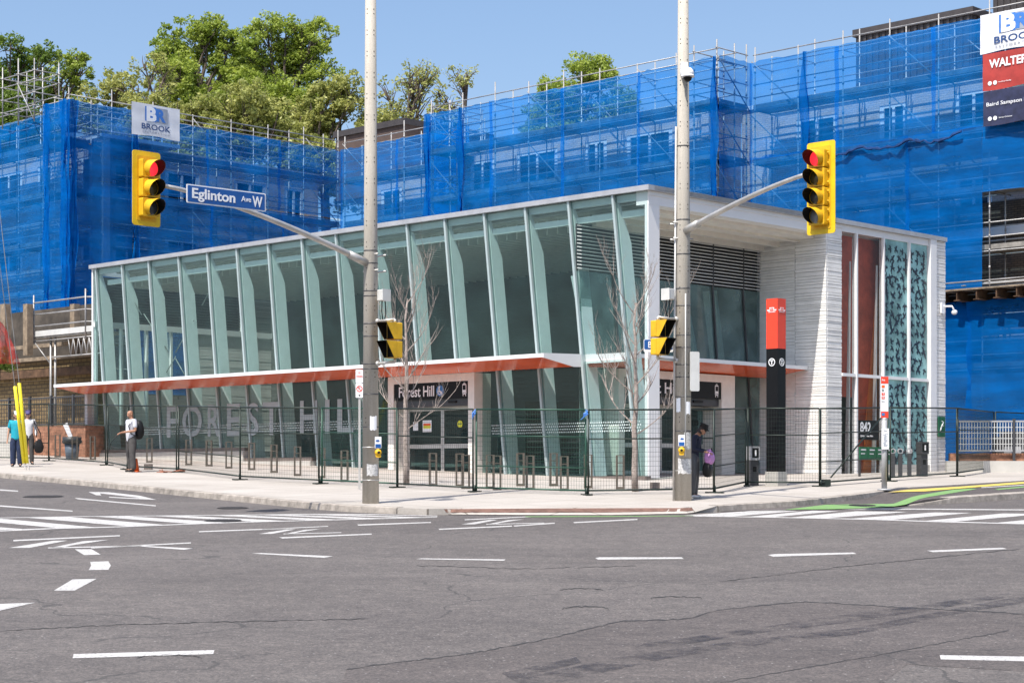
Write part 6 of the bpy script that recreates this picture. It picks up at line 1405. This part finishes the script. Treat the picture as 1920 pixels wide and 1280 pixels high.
# man with backpack, facing the kerb to the left with bent forearms holding a thin stick
g = G(246, 885); yaw = R_(-52)
man, k = person(g, yaw, 1.76, 'bald man in a pale grey T-shirt and dark trousers looking left along the fence', dict(elL=(.23, .02, 1.14), elR=(-.23, .04, 1.14), wrL=(.1, -.27, 1.1), wrR=(-.08, -.27, 1.08), head=(0, -.03, 1.6), top=(0, -.02, 1.7), chest=(0, -.01, 1.28), waist=(0, -.03, 1.08), knL=(.13, -.03, .5), knR=(-.12, .0, .5), anL=(.17, -.02, .09), anR=(-.16, .07, .09), toL=(.19, -.19, .035), toR=(-.18, -.1, .035), face=(.15, -1, 0)),
                M_SKINT, M_GSHIRT, M_GPANT, M_SHOE, build=1.12)
c = W(man, (0, .22, 1.18)); bp, M = softbag('backpack', c, .17, .12, .27, M_BLK, 'black backpack worn by the bald man', 'backpack', yaw, [[(s * .12, -.1, .2), (s * .14, -.24, .26), (s * .14, -.37, .1), (s * .15, -.3, -.12), (s * .14, -.08, -.2)] for s in (-1, 1)], .2)
mb = MB(M); mb.ball((0, .1, -.08), .12, .06, .12); mb.build('pocket', M_DGREY, bp)
a = W(man, (-.02, -.36, 1.08)); mb = MB(); mb.path([a, a + V(-.22, -.02, -.28), a + V(-.3, -.03, -.6)], [.011, .008, .005]); mb.build('walking_stick', M_BLK, loc=a, label='thin dark stick held low by the bald man', cat='stick')
g = G(31, 875); yaw = R_(8)
wo, k = person(g, yaw, 1.66, 'woman in a turquoise top, white cap and blue jeans behind the yellow guy guards', dict(wrL=(.2, -.12, .92), wrR=(-.27, -.0, .87), face=(.3, -1, 0)), M_SKIN, M_TEAL, M_JEAN, M_SHOE, hair=M_HAIR, cap=M_WHT, build=1.24)
c = W(wo, (-.15, .16, 1.15)); softbag('backpack', c, .1, .08, .16, M_TEAL, 'small teal pack on the back of the woman in the turquoise top', 'backpack', yaw)
g = G(49, 871); g = g + V(0, .25, 0); yaw = R_(20)
w2, k = person(g, yaw, 1.68, 'person in a white cardigan and purple hat half hidden behind the yellow guards', dict(wrL=(.24, -.1, .9), face=(-.3, -1, 0)), M_SKIN, M_WJKT, M_GPANT, M_SHOE, hair=M_HAIR, cap=M_PURP, long_sleeve=True, build=1.0)
c = W(w2, (.3, -.12, .58)); softbag('shoulder_bag', c, .15, .08, .22, M_BLK, 'big black bag hanging beside the person in the white cardigan', 'bag', yaw, [[(-.08, 0, .18), (-.06, 0, .45), (-.16, .05, .8), (0.05, .0, .4), (.08, 0, .16)]])
# walker behind the right pole, head bent over the hands
g = G(1301, 934); yaw = R_(68)
wk, k = person(g, yaw, 1.62, 'person in dark clothes and cap bending over their hands behind the right pole', dict(neck=(0, -.1, 1.44), head=(0, -.2, 1.53), top=(0, -.235, 1.62), chest=(0, -.05, 1.27), shL=(.17, -.07, 1.38), shR=(-.17, -.07, 1.38), elL=(.22, -.06, 1.1), elR=(-.22, -.06, 1.1), wrL=(.1, -.3, 1.04), wrR=(-.08, -.3, 1.04), face=(0, -1, -.45)),
               M_SKINT, M_NAVYC, M_DGREY, M_WSHOE, hair=M_HAIR, cap=M_BLK, long_sleeve=True)
c = W(wk, (.12, -.3, .86)); softbag('cloth_bag', c, .12, .1, .16, M_PINK, 'pink and violet cloth bundle over the arm of the walker behind the right pole', 'bag', yaw)
c = W(wk, (.13, -.26, .62)); softbag('tote_bag', c, .15, .1, .18, M_BLK, 'black bag with pale straps hanging from the arm of the walker behind the right pole', 'bag', yaw, [[(-.08, -.05, .14), (-.06, -.1, .3), (.0, -.08, .42), (.06, -.1, .3), (.08, -.05, .14)]])
g = G(-8, 872)
person(g + V(-.25, 0, 0), R_(30), 1.72, 'person in dark clothes cut off by the left edge, only an elbow showing', dict(elL=(.34, -.05, 1.14), wrL=(.22, -.26, 1.05)), M_SKINT, M_NAVYC, M_JEAN, M_SHOE, hair=M_HAIR)
